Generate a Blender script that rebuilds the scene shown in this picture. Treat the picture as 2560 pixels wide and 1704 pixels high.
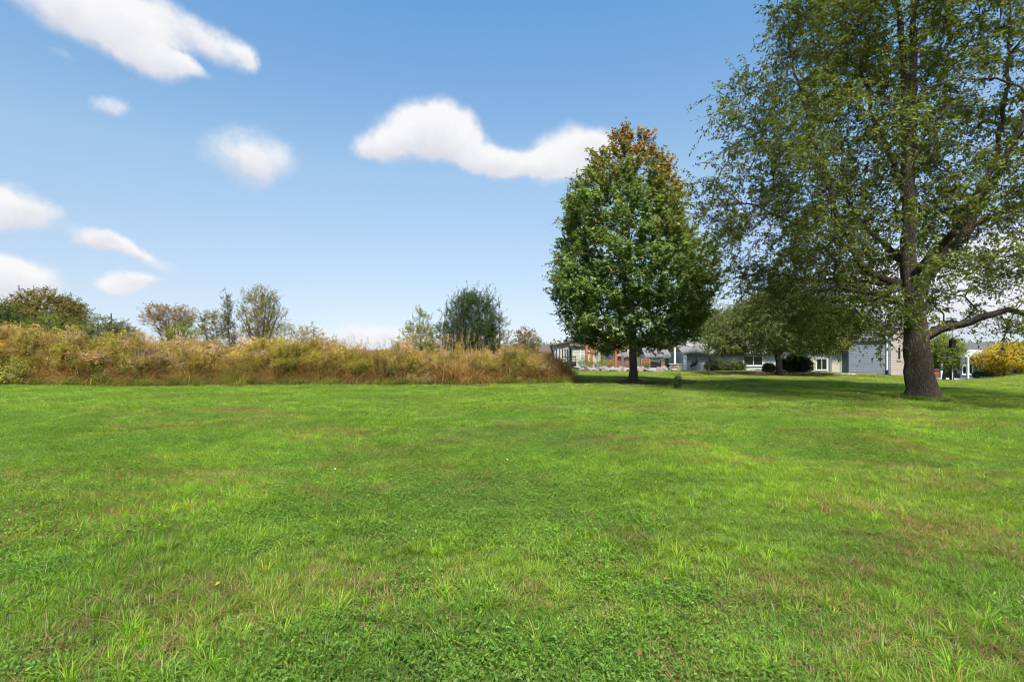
import bpy, math, random
import numpy as np
from mathutils import Vector, Matrix

sc = bpy.context.scene
for o in list(bpy.data.objects):
    bpy.data.objects.remove(o)

# ------------------------------------------------------------------ camera
F, HZ, CAMH = 1300.0, 880.0, 1.5          # focal length in photo pixels, eye-level row, eye height
cam_d = bpy.data.cameras.new('camera')
cam = bpy.data.objects.new('camera', cam_d)
sc.collection.objects.link(cam)
cam_d.sensor_width = 36.0
cam_d.lens = F / 2560.0 * 36.0
cam_d.shift_y = (HZ - 852.0) / 2560.0
cam_d.clip_start = 0.05
cam_d.clip_end = 9000.0
cam.location = (0, 0, CAMH)
cam.rotation_euler = (math.radians(90), 0, 0)
sc.camera = cam

# ------------------------------------------------------------------ light
SUN_EL, SUN_AZ = math.radians(56), math.radians(176)      # azimuth measured from +Y towards +X
sun_dir = Vector((math.sin(SUN_AZ) * math.cos(SUN_EL), math.cos(SUN_AZ) * math.cos(SUN_EL), math.sin(SUN_EL)))
sl = bpy.data.lights.new('sun', 'SUN')
sl.energy = 5.0
sl.angle = math.radians(10.0)
sl.color = (1.0, 0.95, 0.86)
sun = bpy.data.objects.new('sun', sl)
sc.collection.objects.link(sun)
sun.rotation_euler = (-sun_dir).to_track_quat('-Z', 'Y').to_euler()
sc.view_settings.view_transform = 'Standard'
sc.view_settings.look = 'None'
sc.view_settings.exposure = 0.78
sc.view_settings.gamma = 1.0
sc.view_settings.use_curve_mapping = False
sc.render.engine = 'CYCLES'
sc.cycles.use_denoising = True
sc.cycles.filter_width = 1.05
sc.cycles.max_bounces = 5
sc.cycles.diffuse_bounces = 2
sc.cycles.glossy_bounces = 2
sc.cycles.transmission_bounces = 4
sc.cycles.transparent_max_bounces = 4
sc.cycles.caustics_reflective = False
sc.cycles.caustics_refractive = False

world = bpy.data.worlds.new('World')
sc.world = world
world.use_nodes = True


class NT:
    """tiny helper for node trees"""
    def __init__(self, tree):
        self.t = tree
    def n(self, typ, **kw):
        nd = self.t.nodes.new(typ)
        for k, v in kw.items():
            setattr(nd, k, v)
        return nd
    def set(self, sock, v):
        if isinstance(v, bpy.types.NodeSocket):
            self.t.links.new(v, sock)
        else:
            sock.default_value = v
    def math(self, op, a, b=None, c=None, clamp=False):
        nd = self.n('ShaderNodeMath', operation=op, use_clamp=clamp)
        self.set(nd.inputs[0], a)
        if b is not None: self.set(nd.inputs[1], b)
        if c is not None: self.set(nd.inputs[2], c)
        return nd.outputs[0]
    def mix(self, f, a, b, blend='MIX'):
        nd = self.n('ShaderNodeMix', data_type='RGBA', blend_type=blend)
        self.set(nd.inputs[0], f); self.set(nd.inputs[6], a); self.set(nd.inputs[7], b)
        return nd.outputs[2]
    def noise(self, vec, scale, detail=3.0, rough=0.55):
        nd = self.n('ShaderNodeTexNoise')
        if vec is not None: self.set(nd.inputs['Vector'], vec)
        nd.inputs['Scale'].default_value = scale
        nd.inputs['Detail'].default_value = detail
        nd.inputs['Roughness'].default_value = rough
        return nd
    def remap(self, v, a, b, c=0.0, d=1.0, smooth=False):
        nd = self.n('ShaderNodeMapRange', clamp=True)
        if smooth: nd.interpolation_type = 'SMOOTHSTEP'
        self.set(nd.inputs[0], v)
        for i, x in enumerate((a, b, c, d)): nd.inputs[1 + i].default_value = x
        return nd.outputs[0]


def build_sky():
    t = NT(world.node_tree)
    world.node_tree.nodes.clear()
    out = t.n('ShaderNodeOutputWorld')
    bg = t.n('ShaderNodeBackground')
    sky = t.n('ShaderNodeTexSky', sky_type='NISHITA')
    sky.sun_disc = False
    sky.sun_elevation = SUN_EL
    sky.sun_rotation = SUN_AZ
    sky.altitude = 200
    sky.air_density = 1.0
    sky.dust_density = 0.15
    sky.ozone_density = 2.5
    tc = t.n('ShaderNodeTexCoord')
    sep = t.n('ShaderNodeSeparateXYZ')
    t.set(sep.inputs[0], tc.outputs['Generated'])
    az = t.math('MULTIPLY', t.math('ARCTAN2', sep.outputs[0], sep.outputs[1]), 57.2958)
    el = t.math('MULTIPLY', t.math('ARCSINE', sep.outputs[2]), 57.2958)
    comb = t.n('ShaderNodeCombineXYZ')
    t.set(comb.inputs[0], az); t.set(comb.inputs[1], el)
    # ragged edges: the lookup is pushed about by two sizes of noise
    def push(vec, scale, amp, detail):
        nz = t.noise(tc.outputs['Generated'], scale, detail)
        s = t.n('ShaderNodeVectorMath', operation='SUBTRACT')
        t.set(s.inputs[0], nz.outputs['Color']); s.inputs[1].default_value = (0.5, 0.5, 0.5)
        m = t.n('ShaderNodeVectorMath', operation='MULTIPLY')
        t.set(m.inputs[0], s.outputs[0]); m.inputs[1].default_value = (amp, amp * 0.6, 0)
        a = t.n('ShaderNodeVectorMath', operation='ADD')
        t.set(a.inputs[0], vec); t.set(a.inputs[1], m.outputs[0])
        return a.outputs[0]
    v = push(comb.outputs[0], 7.0, 3.4, 2.0)
    v = push(v, 22.0, 2.8, 8.0)
    S = 2560.0 / 2356.0
    def ae(px, py):
        u, w = (px - 1280) / F, (HZ - py) / F
        return math.degrees(math.atan(u)), math.degrees(math.atan(w / math.sqrt(1 + u * u)))
    # cloud lobes: direction and half-size in the sky, slope, density
    lobes = [(120, 10, 150, 55, 8, .9), (235, 45, 170, 62, 20, 1.0), (330, 95, 110, 55, 28, 1.0), (315, 30, 110, 55, 20, 1.0),
             (420, 148, 70, 20, 8, .75), (470, 82, 120, 40, 20, .95), (560, 118, 55, 24, 35, .7),
             (130, 122, 62, 15, 5, .33), (243, 248, 48, 28, -8, .7), (585, 360, 112, 64, 0, 1.0),
             (965, 312, 130, 62, -8, 1.1), (1020, 292, 105, 55, 8, 1.1), (880, 328, 70, 36, -10, .9), (1075, 352, 140, 46, 8, .95),
             (1185, 372, 150, 34, 4, .95), (1300, 352, 100, 58, 0, 1.0), (1270, 388, 80, 44, 0, .9), (1380, 338, 90, 42, 0, .9),
             (30, 474, 112, 52, 8, 1.1), (-60, 484, 110, 56, 0, 1.1), (45, 632, 130, 52, 10, 1.2), (-60, 640, 120, 66, 0, 1.1),
             (240, 556, 84, 27, 14, 1.1), (325, 586, 70, 18, 22, .6), (392, 612, 34, 20, 35, .22),
             (300, 640, 62, 24, -5, 1.0), (272, 660, 52, 22, 5, .8),
             (830, 772, 170, 34, 0, .75), (1000, 790, 200, 36, 0, .6), (560, 800, 300, 40, 0, .4),
             (2250, 690, 420, 130, 0, .85), (2100, 620, 240, 90, 0, .6), (2420, 560, 220, 120, 0, .6)]
    L = [(*ae(a * S, b * S), c * S / F * 57.3 * math.cos(math.atan((a * S - 1280) / F)) ** 1.6, d * S / F * 57.3 * math.cos(math.atan((a * S - 1280) / F)), e, f)
         for a, b, c, d, e, f in lobes]
    tot = hsum = None
    for a, e, rx, ry, rot, s in L:
        mp = t.n('ShaderNodeMapping', vector_type='TEXTURE')
        t.set(mp.inputs['Vector'], v)
        mp.inputs['Location'].default_value = (a, e, 0)
        mp.inputs['Rotation'].default_value = (0, 0, math.radians(-rot))
        mp.inputs['Scale'].default_value = (max(rx, .4), max(ry, .4), 1)
        ln = t.n('ShaderNodeVectorMath', operation='LENGTH')
        t.set(ln.inputs[0], mp.outputs[0])
        g = t.remap(ln.outputs['Value'], 0.15, 1.35, s, 0.0, smooth=True)
        tot = g if tot is None else t.math('ADD', tot, g)
        sy = t.n('ShaderNodeSeparateXYZ'); t.set(sy.inputs[0], mp.outputs[0])
        hsum = t.math('MULTIPLY', sy.outputs[1], g) if hsum is None else t.math('MULTIPLY_ADD', sy.outputs[1], g, hsum)
    # unseen cloud round the rest of the sky, thickened to add fill light
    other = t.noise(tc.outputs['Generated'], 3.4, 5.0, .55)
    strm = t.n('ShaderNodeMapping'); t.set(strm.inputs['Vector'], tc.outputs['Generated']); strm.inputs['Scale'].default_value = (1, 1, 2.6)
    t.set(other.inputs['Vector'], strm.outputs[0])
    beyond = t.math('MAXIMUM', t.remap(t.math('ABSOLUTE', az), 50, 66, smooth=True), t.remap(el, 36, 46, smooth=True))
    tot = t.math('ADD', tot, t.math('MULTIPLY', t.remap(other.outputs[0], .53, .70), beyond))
    fine = t.noise(tc.outputs['Generated'], 17.0, 8.0, .66)
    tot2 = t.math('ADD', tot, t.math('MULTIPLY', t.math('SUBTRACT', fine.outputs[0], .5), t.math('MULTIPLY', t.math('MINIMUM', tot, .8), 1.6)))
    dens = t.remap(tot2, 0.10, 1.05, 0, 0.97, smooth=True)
    # sky colour: the physical sky with clearer blue above and less glare at the horizon, the same all round
    ramp = t.n('ShaderNodeValToRGB')
    t.set(ramp.inputs[0], t.remap(el, 0, 40))
    pts = [(0, (.56, .67, 1.0)), (.05, (.67, .69, .88)), (.14, (.95, .84, .84)), (.28, (1.29, 1.12, 1.0)), (.46, (1.52, 1.45, 1.25)), (.85, (1.11, 1.57, 1.64))]
    cr = ramp.color_ramp
    while len(cr.elements) < len(pts): cr.elements.new(.5)
    for e_, (q_, c_) in zip(cr.elements, pts):
        e_.position = q_; e_.color = (*[v_ / 2 for v_ in c_], 1)
    vs = t.n('ShaderNodeVectorMath', operation='SCALE'); t.set(vs.inputs[0], ramp.outputs[0]); vs.inputs['Scale'].default_value = 2.0
    skyc = t.mix(1.0, sky.outputs[0], vs.outputs[0], 'MULTIPLY')
    soft = t.noise(tc.outputs['Generated'], 9.0, 3.0)
    height = t.math('DIVIDE', hsum, t.math('ADD', tot, .02))          # -1 at a cloud's base, +1 at its top
    billow = t.noise(tc.outputs['Generated'], 30.0, 4.0, .6)
    shade = t.remap(t.math('ADD', t.math('ADD', height, t.math('MULTIPLY', t.math('SUBTRACT', soft.outputs[0], .5), .9)), t.math('MULTIPLY', t.math('SUBTRACT', billow.outputs[0], .5), .9)), -.75, .30)
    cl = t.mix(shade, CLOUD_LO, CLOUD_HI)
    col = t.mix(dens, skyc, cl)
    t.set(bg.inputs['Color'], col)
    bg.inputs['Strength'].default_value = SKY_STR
    t.t.links.new(bg.outputs[0], out.inputs[0])


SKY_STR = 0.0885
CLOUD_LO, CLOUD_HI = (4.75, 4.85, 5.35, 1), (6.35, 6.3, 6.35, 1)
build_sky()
world.cycles.sampling_method = 'MANUAL'
world.cycles.sample_map_resolution = 512

# ================================================================== helpers
def vnoise(x, y, seed=0):
    """smooth value noise on a unit lattice, 0..1"""
    xi, yi = np.floor(x).astype(np.int64), np.floor(y).astype(np.int64)
    fx, fy = x - xi, y - yi
    fx, fy = fx * fx * (3 - 2 * fx), fy * fy * (3 - 2 * fy)
    def h(a, b):
        n = (a * 374761393 + b * 668265263 + seed * 974634777) & 0x7fffffff
        n = ((n ^ (n >> 13)) * 1274126177) & 0x7fffffff
        return ((n ^ (n >> 16)) & 0xffff) / 65535.0
    return (h(xi, yi) * (1 - fx) + h(xi + 1, yi) * fx) * (1 - fy) + (h(xi, yi + 1) * (1 - fx) + h(xi + 1, yi + 1) * fx) * fy


def fbm(x, y, seed=0, octs=3):
    s, a, t = 0, 1.0, 0
    for k in range(octs):
        s = s + a * vnoise(x * 2 ** k, y * 2 ** k, seed + k * 17); t += a; a *= .5
    return s / t


def W(px, py, D):
    """the point seen at photo pixel (px, py) that stands D metres away"""
    return np.array([(px - 1280) / F * D, D, CAMH + (HZ - py) / F * D])


def WX(px, D):
    return (px - 1280) / F * D


ZC = np.array([[-400, 0], [1200, 0], [1300, -.08], [1450, -.15], [1600, -.22], [1850, -.23], [2050, -.35], [2215, -.6], [2330, -1.2],
               [2430, -1.25], [2500, -.9], [2560, -.6], [2800, -.4], [3600, -.3]])


def gz(x, y):
    x, y = np.asarray(x, float), np.asarray(y, float)
    u = 1280 + x / np.maximum(y, 12.0) * F
    zc = sum(np.interp(u + d, ZC[:, 0], ZC[:, 1]) for d in (-60, -30, 0, 30, 60)) / 5
    t = np.clip((y - 24) / 26.0, -.3, 1.7)
    t = np.where(t < .15, np.clip(t + .15, 0, 1) ** 2 / .6, t)
    bump = (fbm(x * .45, y * .45, 3, 2) - .5) * .10 + (vnoise(x * .12, y * .12, 9) - .5) * .12
    return zc * t + bump * np.clip((y + 8) / 10, 0, 1) * np.clip((60 - y) / 20, 0, 1)


def norm(v):
    return v / np.maximum(np.linalg.norm(v, axis=-1, keepdims=True), 1e-9)


def mk_mesh(name, V, faces, tint=None, mats=(), smooth=True, midx=None):
    """faces: list of int arrays (n,k)"""
    me = bpy.data.meshes.new(name)
    V = np.asarray(V, np.float32)
    faces = [np.asarray(f, np.int32) for f in (faces if isinstance(faces, list) else [faces]) if len(f)]
    me.vertices.add(len(V))
    me.vertices.foreach_set('co', V.ravel())
    nl = sum(f.size for f in faces); npoly = sum(len(f) for f in faces)
    me.loops.add(nl); me.polygons.add(npoly)
    me.loops.foreach_set('vertex_index', np.concatenate([f.ravel() for f in faces]))
    tot = np.concatenate([np.full(len(f), f.shape[1], np.int32) for f in faces])
    st = np.concatenate([[0], np.cumsum(tot)[:-1]]).astype(np.int32)
    me.polygons.foreach_set('loop_start', st)
    me.polygons.foreach_set('loop_total', tot)
    if midx is not None:
        me.polygons.foreach_set('material_index', np.asarray(midx, np.int32))
    me.polygons.foreach_set('use_smooth', np.full(npoly, bool(smooth)))
    if tint is not None:
        a = me.attributes.new('tint', 'FLOAT_COLOR', 'POINT')
        c = np.ones((len(V), 4), np.float32); c[:, :3] = tint
        a.data.foreach_set('color', c.ravel())
    for m in mats:
        me.materials.append(m)
    me.update(calc_edges=True)
    return me


def link(name, me, parent=None, loc=None, rot=None):
    o = bpy.data.objects.new(name, me)
    sc.collection.objects.link(o)
    if parent is not None: o.parent = parent
    if loc is not None: o.location = [float(v) for v in loc]
    if rot is not None: o.rotation_euler = rot
    return o


def tag(o, label=None, cat=None, group=None, kind=None):
    if label: o['label'] = label
    if cat: o['category'] = cat
    if group: o['group'] = group
    if kind: o['kind'] = kind
    return o


def thing(name, label, cat, loc=(0, 0, 0), rz=0.0, group=None):
    return tag(link(name, None, None, loc, (0, 0, rz)), label, cat, group)


class MB:
    """collects simple shapes into one mesh"""
    def __init__(self):
        self.V, self.Q, self.T, self.n = [], [], [], 0
    def add(self, V, Q=None, T=None):
        self.V.append(np.asarray(V, float))
        if Q is not None and len(Q): self.Q.append(np.asarray(Q, int) + self.n)
        if T is not None and len(T): self.T.append(np.asarray(T, int) + self.n)
        self.n += len(V)
        return self
    def box(self, x0, x1, y0, y1, z0, z1):
        V = [(x, y, z) for z in (z0, z1) for y in (y0, y1) for x in (x0, x1)]
        return self.add(V, [(0, 2, 3, 1), (4, 5, 7, 6), (0, 1, 5, 4), (2, 6, 7, 3), (0, 4, 6, 2), (1, 3, 7, 5)])
    def obox(self, c, size, R):
        V = np.array([(x, y, z) for z in (-.5, .5) for y in (-.5, .5) for x in (-.5, .5)]) * size
        V = V @ np.array(R).T + np.array(c)
        return self.add(V, [(0, 2, 3, 1), (4, 5, 7, 6), (0, 1, 5, 4), (2, 6, 7, 3), (0, 4, 6, 2), (1, 3, 7, 5)])
    def tube(self, path, rad, k=8, cap=True):
        path = np.asarray(path, float); n = len(path)
        rad = np.broadcast_to(np.asarray(rad, float), (n,))
        V, Q = tube(path, rad, k)
        T = []
        if cap:
            V = np.vstack([V, path[0], path[-1]])
            for j in range(k):
                T.append((n * k, (j + 1) % k, j)); T.append((n * k + 1, (n - 1) * k + j, (n - 1) * k + (j + 1) % k))
        return self.add(V, Q, T)
    def prism(self, poly, y0, y1):
        """polygon in x,z pushed along y"""
        p = np.asarray(poly, float); n = len(p)
        V = np.vstack([np.c_[p[:, 0], np.full(n, y0), p[:, 1]], np.c_[p[:, 0], np.full(n, y1), p[:, 1]]])
        Q = [(j, (j + 1) % n, n + (j + 1) % n, n + j) for j in range(n)]
        T = [(0, j + 1, j) for j in range(1, n - 1)] + [(n, n + j, n + j + 1) for j in range(1, n - 1)]
        return self.add(V, Q, T)
    def lathe(self, prof, k=12, c=(0, 0, 0)):
        a = np.arange(k) * 2 * np.pi / k
        V = np.vstack([np.c_[r * np.cos(a), r * np.sin(a), np.full(k, z)] for r, z in prof]) + np.array(c)
        m = len(prof)
        Q = [(i * k + j, i * k + (j + 1) % k, (i + 1) * k + (j + 1) % k, (i + 1) * k + j) for i in range(m - 1) for j in range(k)]
        return self.add(V, Q)
    def siding(self, x0, x1, z0, z1, y, lap=.17, d=.03, gable=None):
        """lapped boards facing -y; gable(z) -> (xa, xb) trims each board"""
        z = z0
        while z < z1 - .01:
            zt = min(z + lap, z1)
            xa, xb = (x0, x1) if gable is None else gable(z)
            xc, xd = (x0, x1) if gable is None else gable(zt)
            if xb - xa > .02:
                if xd < xc: xc = xd = (xc + xd) / 2
                V = [(xa, y - d, z), (xb, y - d, z), (xd, y, zt), (xc, y, zt), (xa, y, z), (xb, y, z)]
                self.add(V, [(0, 1, 2, 3), (4, 5, 1, 0)])
            z = zt
        return self
    def mesh(self, name, mat, smooth=False):
        V = np.vstack(self.V)
        fs = []
        if self.Q: fs.append(np.vstack(self.Q))
        if self.T: fs.append(np.vstack(self.T))
        return mk_mesh(name, V, fs, None, (mat,), smooth)
    def build(self, name, mat, parent=None, smooth=False, loc=None, rot=None):
        return link(name, self.mesh(name, mat, smooth), parent, loc, rot)


def tube(path, rad, k, ridge=None):
    n = len(path)
    T = norm(np.gradient(path, axis=0))
    ref = np.array([0., 0, 1.]) if abs(T[0, 2]) < .8 else np.array([1., 0, 0])
    U = np.empty((n, 3))
    u = ref - T[0] * (ref @ T[0])
    for i in range(n):
        u = u - T[i] * (u @ T[i])
        u = u / max(np.linalg.norm(u), 1e-9)
        U[i] = u
    B = np.cross(T, U)
    a = np.arange(k) * 2 * np.pi / k
    R = rad[:, None] * np.ones((1, k))
    if ridge is not None: R = R * ridge(np.arange(n), a)
    V = path[:, None, :] + R[..., None] * (np.cos(a)[None, :, None] * U[:, None, :] + np.sin(a)[None, :, None] * B[:, None, :])
    i = np.arange(n - 1)[:, None] * k; j = np.arange(k)[None, :]; j2 = (j + 1) % k
    Q = np.stack([i + j, i + j2, i + k + j2, i + k + j], -1).reshape(-1, 4)
    return V.reshape(-1, 3), Q


# ------------------------------------------------------------------ materials
def new_mat(name):
    m = bpy.data.materials.new(name)
    m.use_nodes = True
    m.node_tree.nodes.clear()
    t = NT(m.node_tree)
    out = t.n('ShaderNodeOutputMaterial')
    return m, t, out


def leaf_mat(name, transl=.4, inst=False, gloss=.05, vary=.35, yellow=(1.15, 1.1, .55), straw=(.33, .25, .11), rough=.45, gain=1.0):
    """thin leaf or blade: colour of its own per leaf, lets light through"""
    m, t, out = new_mat(name)
    at = t.n('ShaderNodeAttribute', attribute_name='tint')
    col = at.outputs['Color']
    geo = t.n('ShaderNodeNewGeometry')
    nz = t.noise(geo.outputs['Position'], .9, 3.0)
    k = t.remap(nz.outputs[0], .3, .7, gain * (1 - vary), gain * (1 + vary))
    if inst:
        ti = t.n('ShaderNodeAttribute', attribute_name='tone', attribute_type='INSTANCER')
        k = t.math('MULTIPLY', k, ti.outputs['Fac'])
        dr = t.n('ShaderNodeAttribute', attribute_name='dry', attribute_type='INSTANCER')
        col = t.mix(dr.outputs['Fac'], col, (*straw, 1))
        ye = t.n('ShaderNodeAttribute', attribute_name='yel', attribute_type='INSTANCER')
        col = t.mix(ye.outputs['Fac'], col, t.mix(1.0, col, (1.6, 1.16, .8, 1), 'MULTIPLY'))
    vm = t.n('ShaderNodeVectorMath', operation='SCALE')
    t.set(vm.inputs[0], col); t.set(vm.inputs['Scale'], k)
    col = vm.outputs[0]
    d = t.n('ShaderNodeBsdfDiffuse'); t.set(d.inputs['Color'], col)
    tr = t.n('ShaderNodeBsdfTranslucent'); t.set(tr.inputs['Color'], t.mix(1.0, col, (*yellow, 1), 'MULTIPLY'))
    ms = t.n('ShaderNodeMixShader'); ms.inputs[0].default_value = transl
    t.t.links.new(d.outputs[0], ms.inputs[1]); t.t.links.new(tr.outputs[0], ms.inputs[2])
    g = t.n('ShaderNodeBsdfGlossy'); g.inputs['Roughness'].default_value = rough; g.inputs['Color'].default_value = (1, 1, 1, 1)
    m2 = t.n('ShaderNodeMixShader'); m2.inputs[0].default_value = gloss
    t.t.links.new(ms.outputs[0], m2.inputs[1]); t.t.links.new(g.outputs[0], m2.inputs[2])
    t.t.links.new(m2.outputs[0], out.inputs[0])
    return m


def plain(name, col, rough=.7, var=.12, scale=4.0, bump=0.0, metal=0.0, col2=None, bscale=None, stretch=None, spec=.3):
    m, t, out = new_mat(name)
    p = t.n('ShaderNodeBsdfPrincipled')
    tc = t.n('ShaderNodeTexCoord')
    vec = tc.outputs['Object']
    if stretch:
        mp = t.n('ShaderNodeMapping'); t.set(mp.inputs['Vector'], vec); mp.inputs['Scale'].default_value = stretch; vec = mp.outputs[0]
    nz = t.noise(vec, scale, 5.0, .6)
    c2 = col2 if col2 else tuple(c * (1 - var * 2.2) for c in col)
    c1 = col if col2 else tuple(min(c * (1 + var), 1) for c in col)
    f = t.remap(nz.outputs[0], .32, .68)
    t.set(p.inputs['Base Color'], t.mix(f, (*c2, 1), (*c1, 1)))
    p.inputs['Roughness'].default_value = rough
    p.inputs['Metallic'].default_value = metal
    p.inputs['Specular IOR Level'].default_value = spec
    if bump:
        nb = t.noise(vec, bscale or scale * 3, 6.0, .65)
        b = t.n('ShaderNodeBump'); b.inputs['Strength'].default_value = bump; b.inputs['Distance'].default_value = .05
        t.set(b.inputs['Height'], nb.outputs[0]); t.set(p.inputs['Normal'], b.outputs[0])
    t.t.links.new(p.outputs[0], out.inputs[0])
    return m


def bark(name, c1, c2, scale=9.0, bump=.9, dist=.05):
    m, t, out = new_mat(name)
    p = t.n('ShaderNodeBsdfPrincipled')
    tc = t.n('ShaderNodeTexCoord')
    mp = t.n('ShaderNodeMapping'); t.set(mp.inputs['Vector'], tc.outputs['Object']); mp.inputs['Scale'].default_value = (1, 1, .15)
    wob = t.noise(tc.outputs['Object'], 3.0, 3.0)
    ad = t.n('ShaderNodeVectorMath', operation='MULTIPLY_ADD')
    t.set(ad.inputs[0], wob.outputs['Color']); ad.inputs[1].default_value = (.25, .25, .1); t.set(ad.inputs[2], mp.outputs[0])
    vo = t.n('ShaderNodeTexVoronoi', feature='DISTANCE_TO_EDGE'); t.set(vo.inputs['Vector'], ad.outputs[0]); vo.inputs['Scale'].default_value = scale
    nz = t.noise(ad.outputs[0], scale * 2.2, 6.0, .65)
    h = t.math('ADD', t.math('MULTIPLY', t.remap(vo.outputs['Distance'], 0, .3), .55), t.math('MULTIPLY', nz.outputs[0], 1.1))
    big = t.noise(tc.outputs['Object'], 1.6, 4.0)
    f = t.math('MULTIPLY', t.remap(h, .3, 1.3), t.remap(big.outputs[0], .3, .7, .45, 1.0))
    t.set(p.inputs['Base Color'], t.mix(f, (*c2, 1), (*c1, 1)))
    p.inputs['Roughness'].default_value = .9; p.inputs['Specular IOR Level'].default_value = .15
    b = t.n('ShaderNodeBump'); b.inputs['Strength'].default_value = bump; b.inputs['Distance'].default_value = dist
    t.set(b.inputs['Height'], h); t.set(p.inputs['Normal'], b.outputs[0])
    t.t.links.new(p.outputs[0], out.inputs[0])
    return m


# ================================================================== setting: ground
def ground_material():
    m, t, out = new_mat('ground_soil_and_turf')
    p = t.n('ShaderNodeBsdfPrincipled')
    geo = t.n('ShaderNodeNewGeometry')
    n1 = t.noise(geo.outputs['Position'], 14.0, 6.0, .7)
    n2 = t.noise(geo.outputs['Position'], .5, 4.0)
    n3 = t.noise(geo.outputs['Position'], 60.0, 4.0)
    c = t.mix(t.remap(n1.outputs[0], .35, .68), (.055, .085, .018, 1), (.115, .10, .045, 1))
    c = t.mix(t.remap(n2.outputs[0], .42, .66), c, (.075, .14, .02, 1))
    c = t.mix(t.remap(n3.outputs[0], .3, .7, 0, .5), c, (.03, .035, .012, 1))
    t.set(p.inputs['Base Color'], c)
    p.inputs['Roughness'].default_value = .95; p.inputs['Specular IOR Level'].default_value = .1
    b = t.n('ShaderNodeBump'); b.inputs['Strength'].default_value = .6; b.inputs['Distance'].default_value = .03
    t.set(b.inputs['Height'], n1.outputs[0]); t.set(p.inputs['Normal'], b.outputs[0])
    t.t.links.new(p.outputs[0], out.inputs[0])
    return m


M = {}
M['ground'] = ground_material()
xs = np.concatenate([[-6000, -2500, -1000, -450, -220, -140, -100], np.linspace(-75, 75, 201), [95, 130, 220, 450, 1000, 2500, 6000]])
ys = np.concatenate([[-6000, -2500, -800, -200, -60, -25], np.linspace(-10, 75, 151), [85, 110, 160, 260, 500, 1000, 2500, 6000]])
GX, GY = np.meshgrid(xs, ys)
GV = np.stack([GX, GY, gz(GX, GY)], -1).reshape(-1, 3)
nx, ny = len(xs), len(ys)
gi = (np.arange(ny - 1)[:, None] * nx + np.arange(nx - 1)[None, :]).ravel()
ground = link('ground', mk_mesh('ground', GV, np.stack([gi, gi + 1, gi + nx + 1, gi + nx], -1), None, (M['ground'],), True))
tag(ground, kind='structure')


# ------------------------------------------------------------------ scattering (mass vegetation only)
def scatter(name, sources, P, rot, scl, idx, attrs, label, cat):
    """one object: points that carry one of several small source meshes each"""
    col = bpy.data.collections.new(name + '_sources')
    for k, me in enumerate(sources):
        col.objects.link(bpy.data.objects.new('%s_source_%03d' % (name, k), me))
    me = bpy.data.meshes.new(name)
    me.vertices.add(len(P)); me.vertices.foreach_set('co', np.asarray(P, np.float32).ravel())
    a = me.attributes.new('rot', 'FLOAT_VECTOR', 'POINT'); a.data.foreach_set('vector', np.asarray(rot, np.float32).ravel())
    a = me.attributes.new('scl', 'FLOAT_VECTOR', 'POINT'); a.data.foreach_set('vector', np.asarray(scl, np.float32).ravel())
    a = me.attributes.new('idx', 'INT', 'POINT'); a.data.foreach_set('value', np.asarray(idx, np.int32))
    for k, v in attrs.items():
        a = me.attributes.new(k, 'FLOAT', 'POINT'); a.data.foreach_set('value', np.asarray(v, np.float32))
    me.update()
    o = link(name, me)
    tree = bpy.data.node_groups.new(name + '_nodes', 'GeometryNodeTree')
    tree.interface.new_socket('Geometry', in_out='INPUT', socket_type='NodeSocketGeometry')
    tree.interface.new_socket('Geometry', in_out='OUTPUT', socket_type='NodeSocketGeometry')
    N, Lk = tree.nodes, tree.links
    gi_, go = N.new('NodeGroupInput'), N.new('NodeGroupOutput')
    iop = N.new('GeometryNodeInstanceOnPoints')
    ci = N.new('GeometryNodeCollectionInfo'); ci.inputs['Collection'].default_value = col
    ci.inputs['Separate Children'].default_value = True; ci.inputs['Reset Children'].default_value = True
    def named(nm, ty):
        a = N.new('GeometryNodeInputNamedAttribute'); a.data_type = ty; a.inputs['Name'].default_value = nm
        return a.outputs['Attribute']
    Lk.new(gi_.outputs[0], iop.inputs['Points']); Lk.new(ci.outputs[0], iop.inputs['Instance'])
    iop.inputs['Pick Instance'].default_value = True
    Lk.new(named('idx', 'INT'), iop.inputs['Instance Index'])
    e2r = N.new('FunctionNodeEulerToRotation'); Lk.new(named('rot', 'FLOAT_VECTOR'), e2r.inputs[0])
    Lk.new(e2r.outputs[0], iop.inputs['Rotation'])
    Lk.new(named('scl', 'FLOAT_VECTOR'), iop.inputs['Scale'])
    Lk.new(iop.outputs[0], go.inputs[0])
    md = o.modifiers.new('scatter', 'NODES'); md.node_group = tree
    tag(o, label, cat, kind='stuff')
    return o


def blades(rng, base, length, width, lean_dir, lean, curl, tint, segs=2):
    """grass blades: bent tapering ribbons; arrays over blades"""
    n = len(base)
    side = norm(np.c_[-lean_dir[:, 1], lean_dir[:, 0], np.zeros(n)] + rng.normal(0, .35, (n, 3)) * [1, 1, .3])
    V = []
    for s in range(segs + 1):
        f = s / segs
        ang = lean + curl * f
        pos = base + (lean_dir * np.sin(ang)[:, None] * f + np.array([0, 0, 1.]) * np.cos(ang)[:, None] * f) * length[:, None]
        w = width * (1 - f ** 2.2) * .5
        if s < segs:
            V += [pos - side * w[:, None], pos + side * w[:, None]]
        else:
            V += [pos]
    k = 2 * segs + 1
    V = np.stack(V, 1).reshape(-1, 3)
    b = (np.arange(n) * k)[:, None]
    Fq = np.concatenate([b + np.array([2 * s, 2 * s + 1, 2 * s + 3, 2 * s + 2]) for s in range(segs - 1)]) if segs > 1 else np.zeros((0, 4), int)
    Ft = b + np.array([2 * segs - 2, 2 * segs - 1, 2 * segs])
    return V, Fq, Ft, np.repeat(tint, k, 0)


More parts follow.
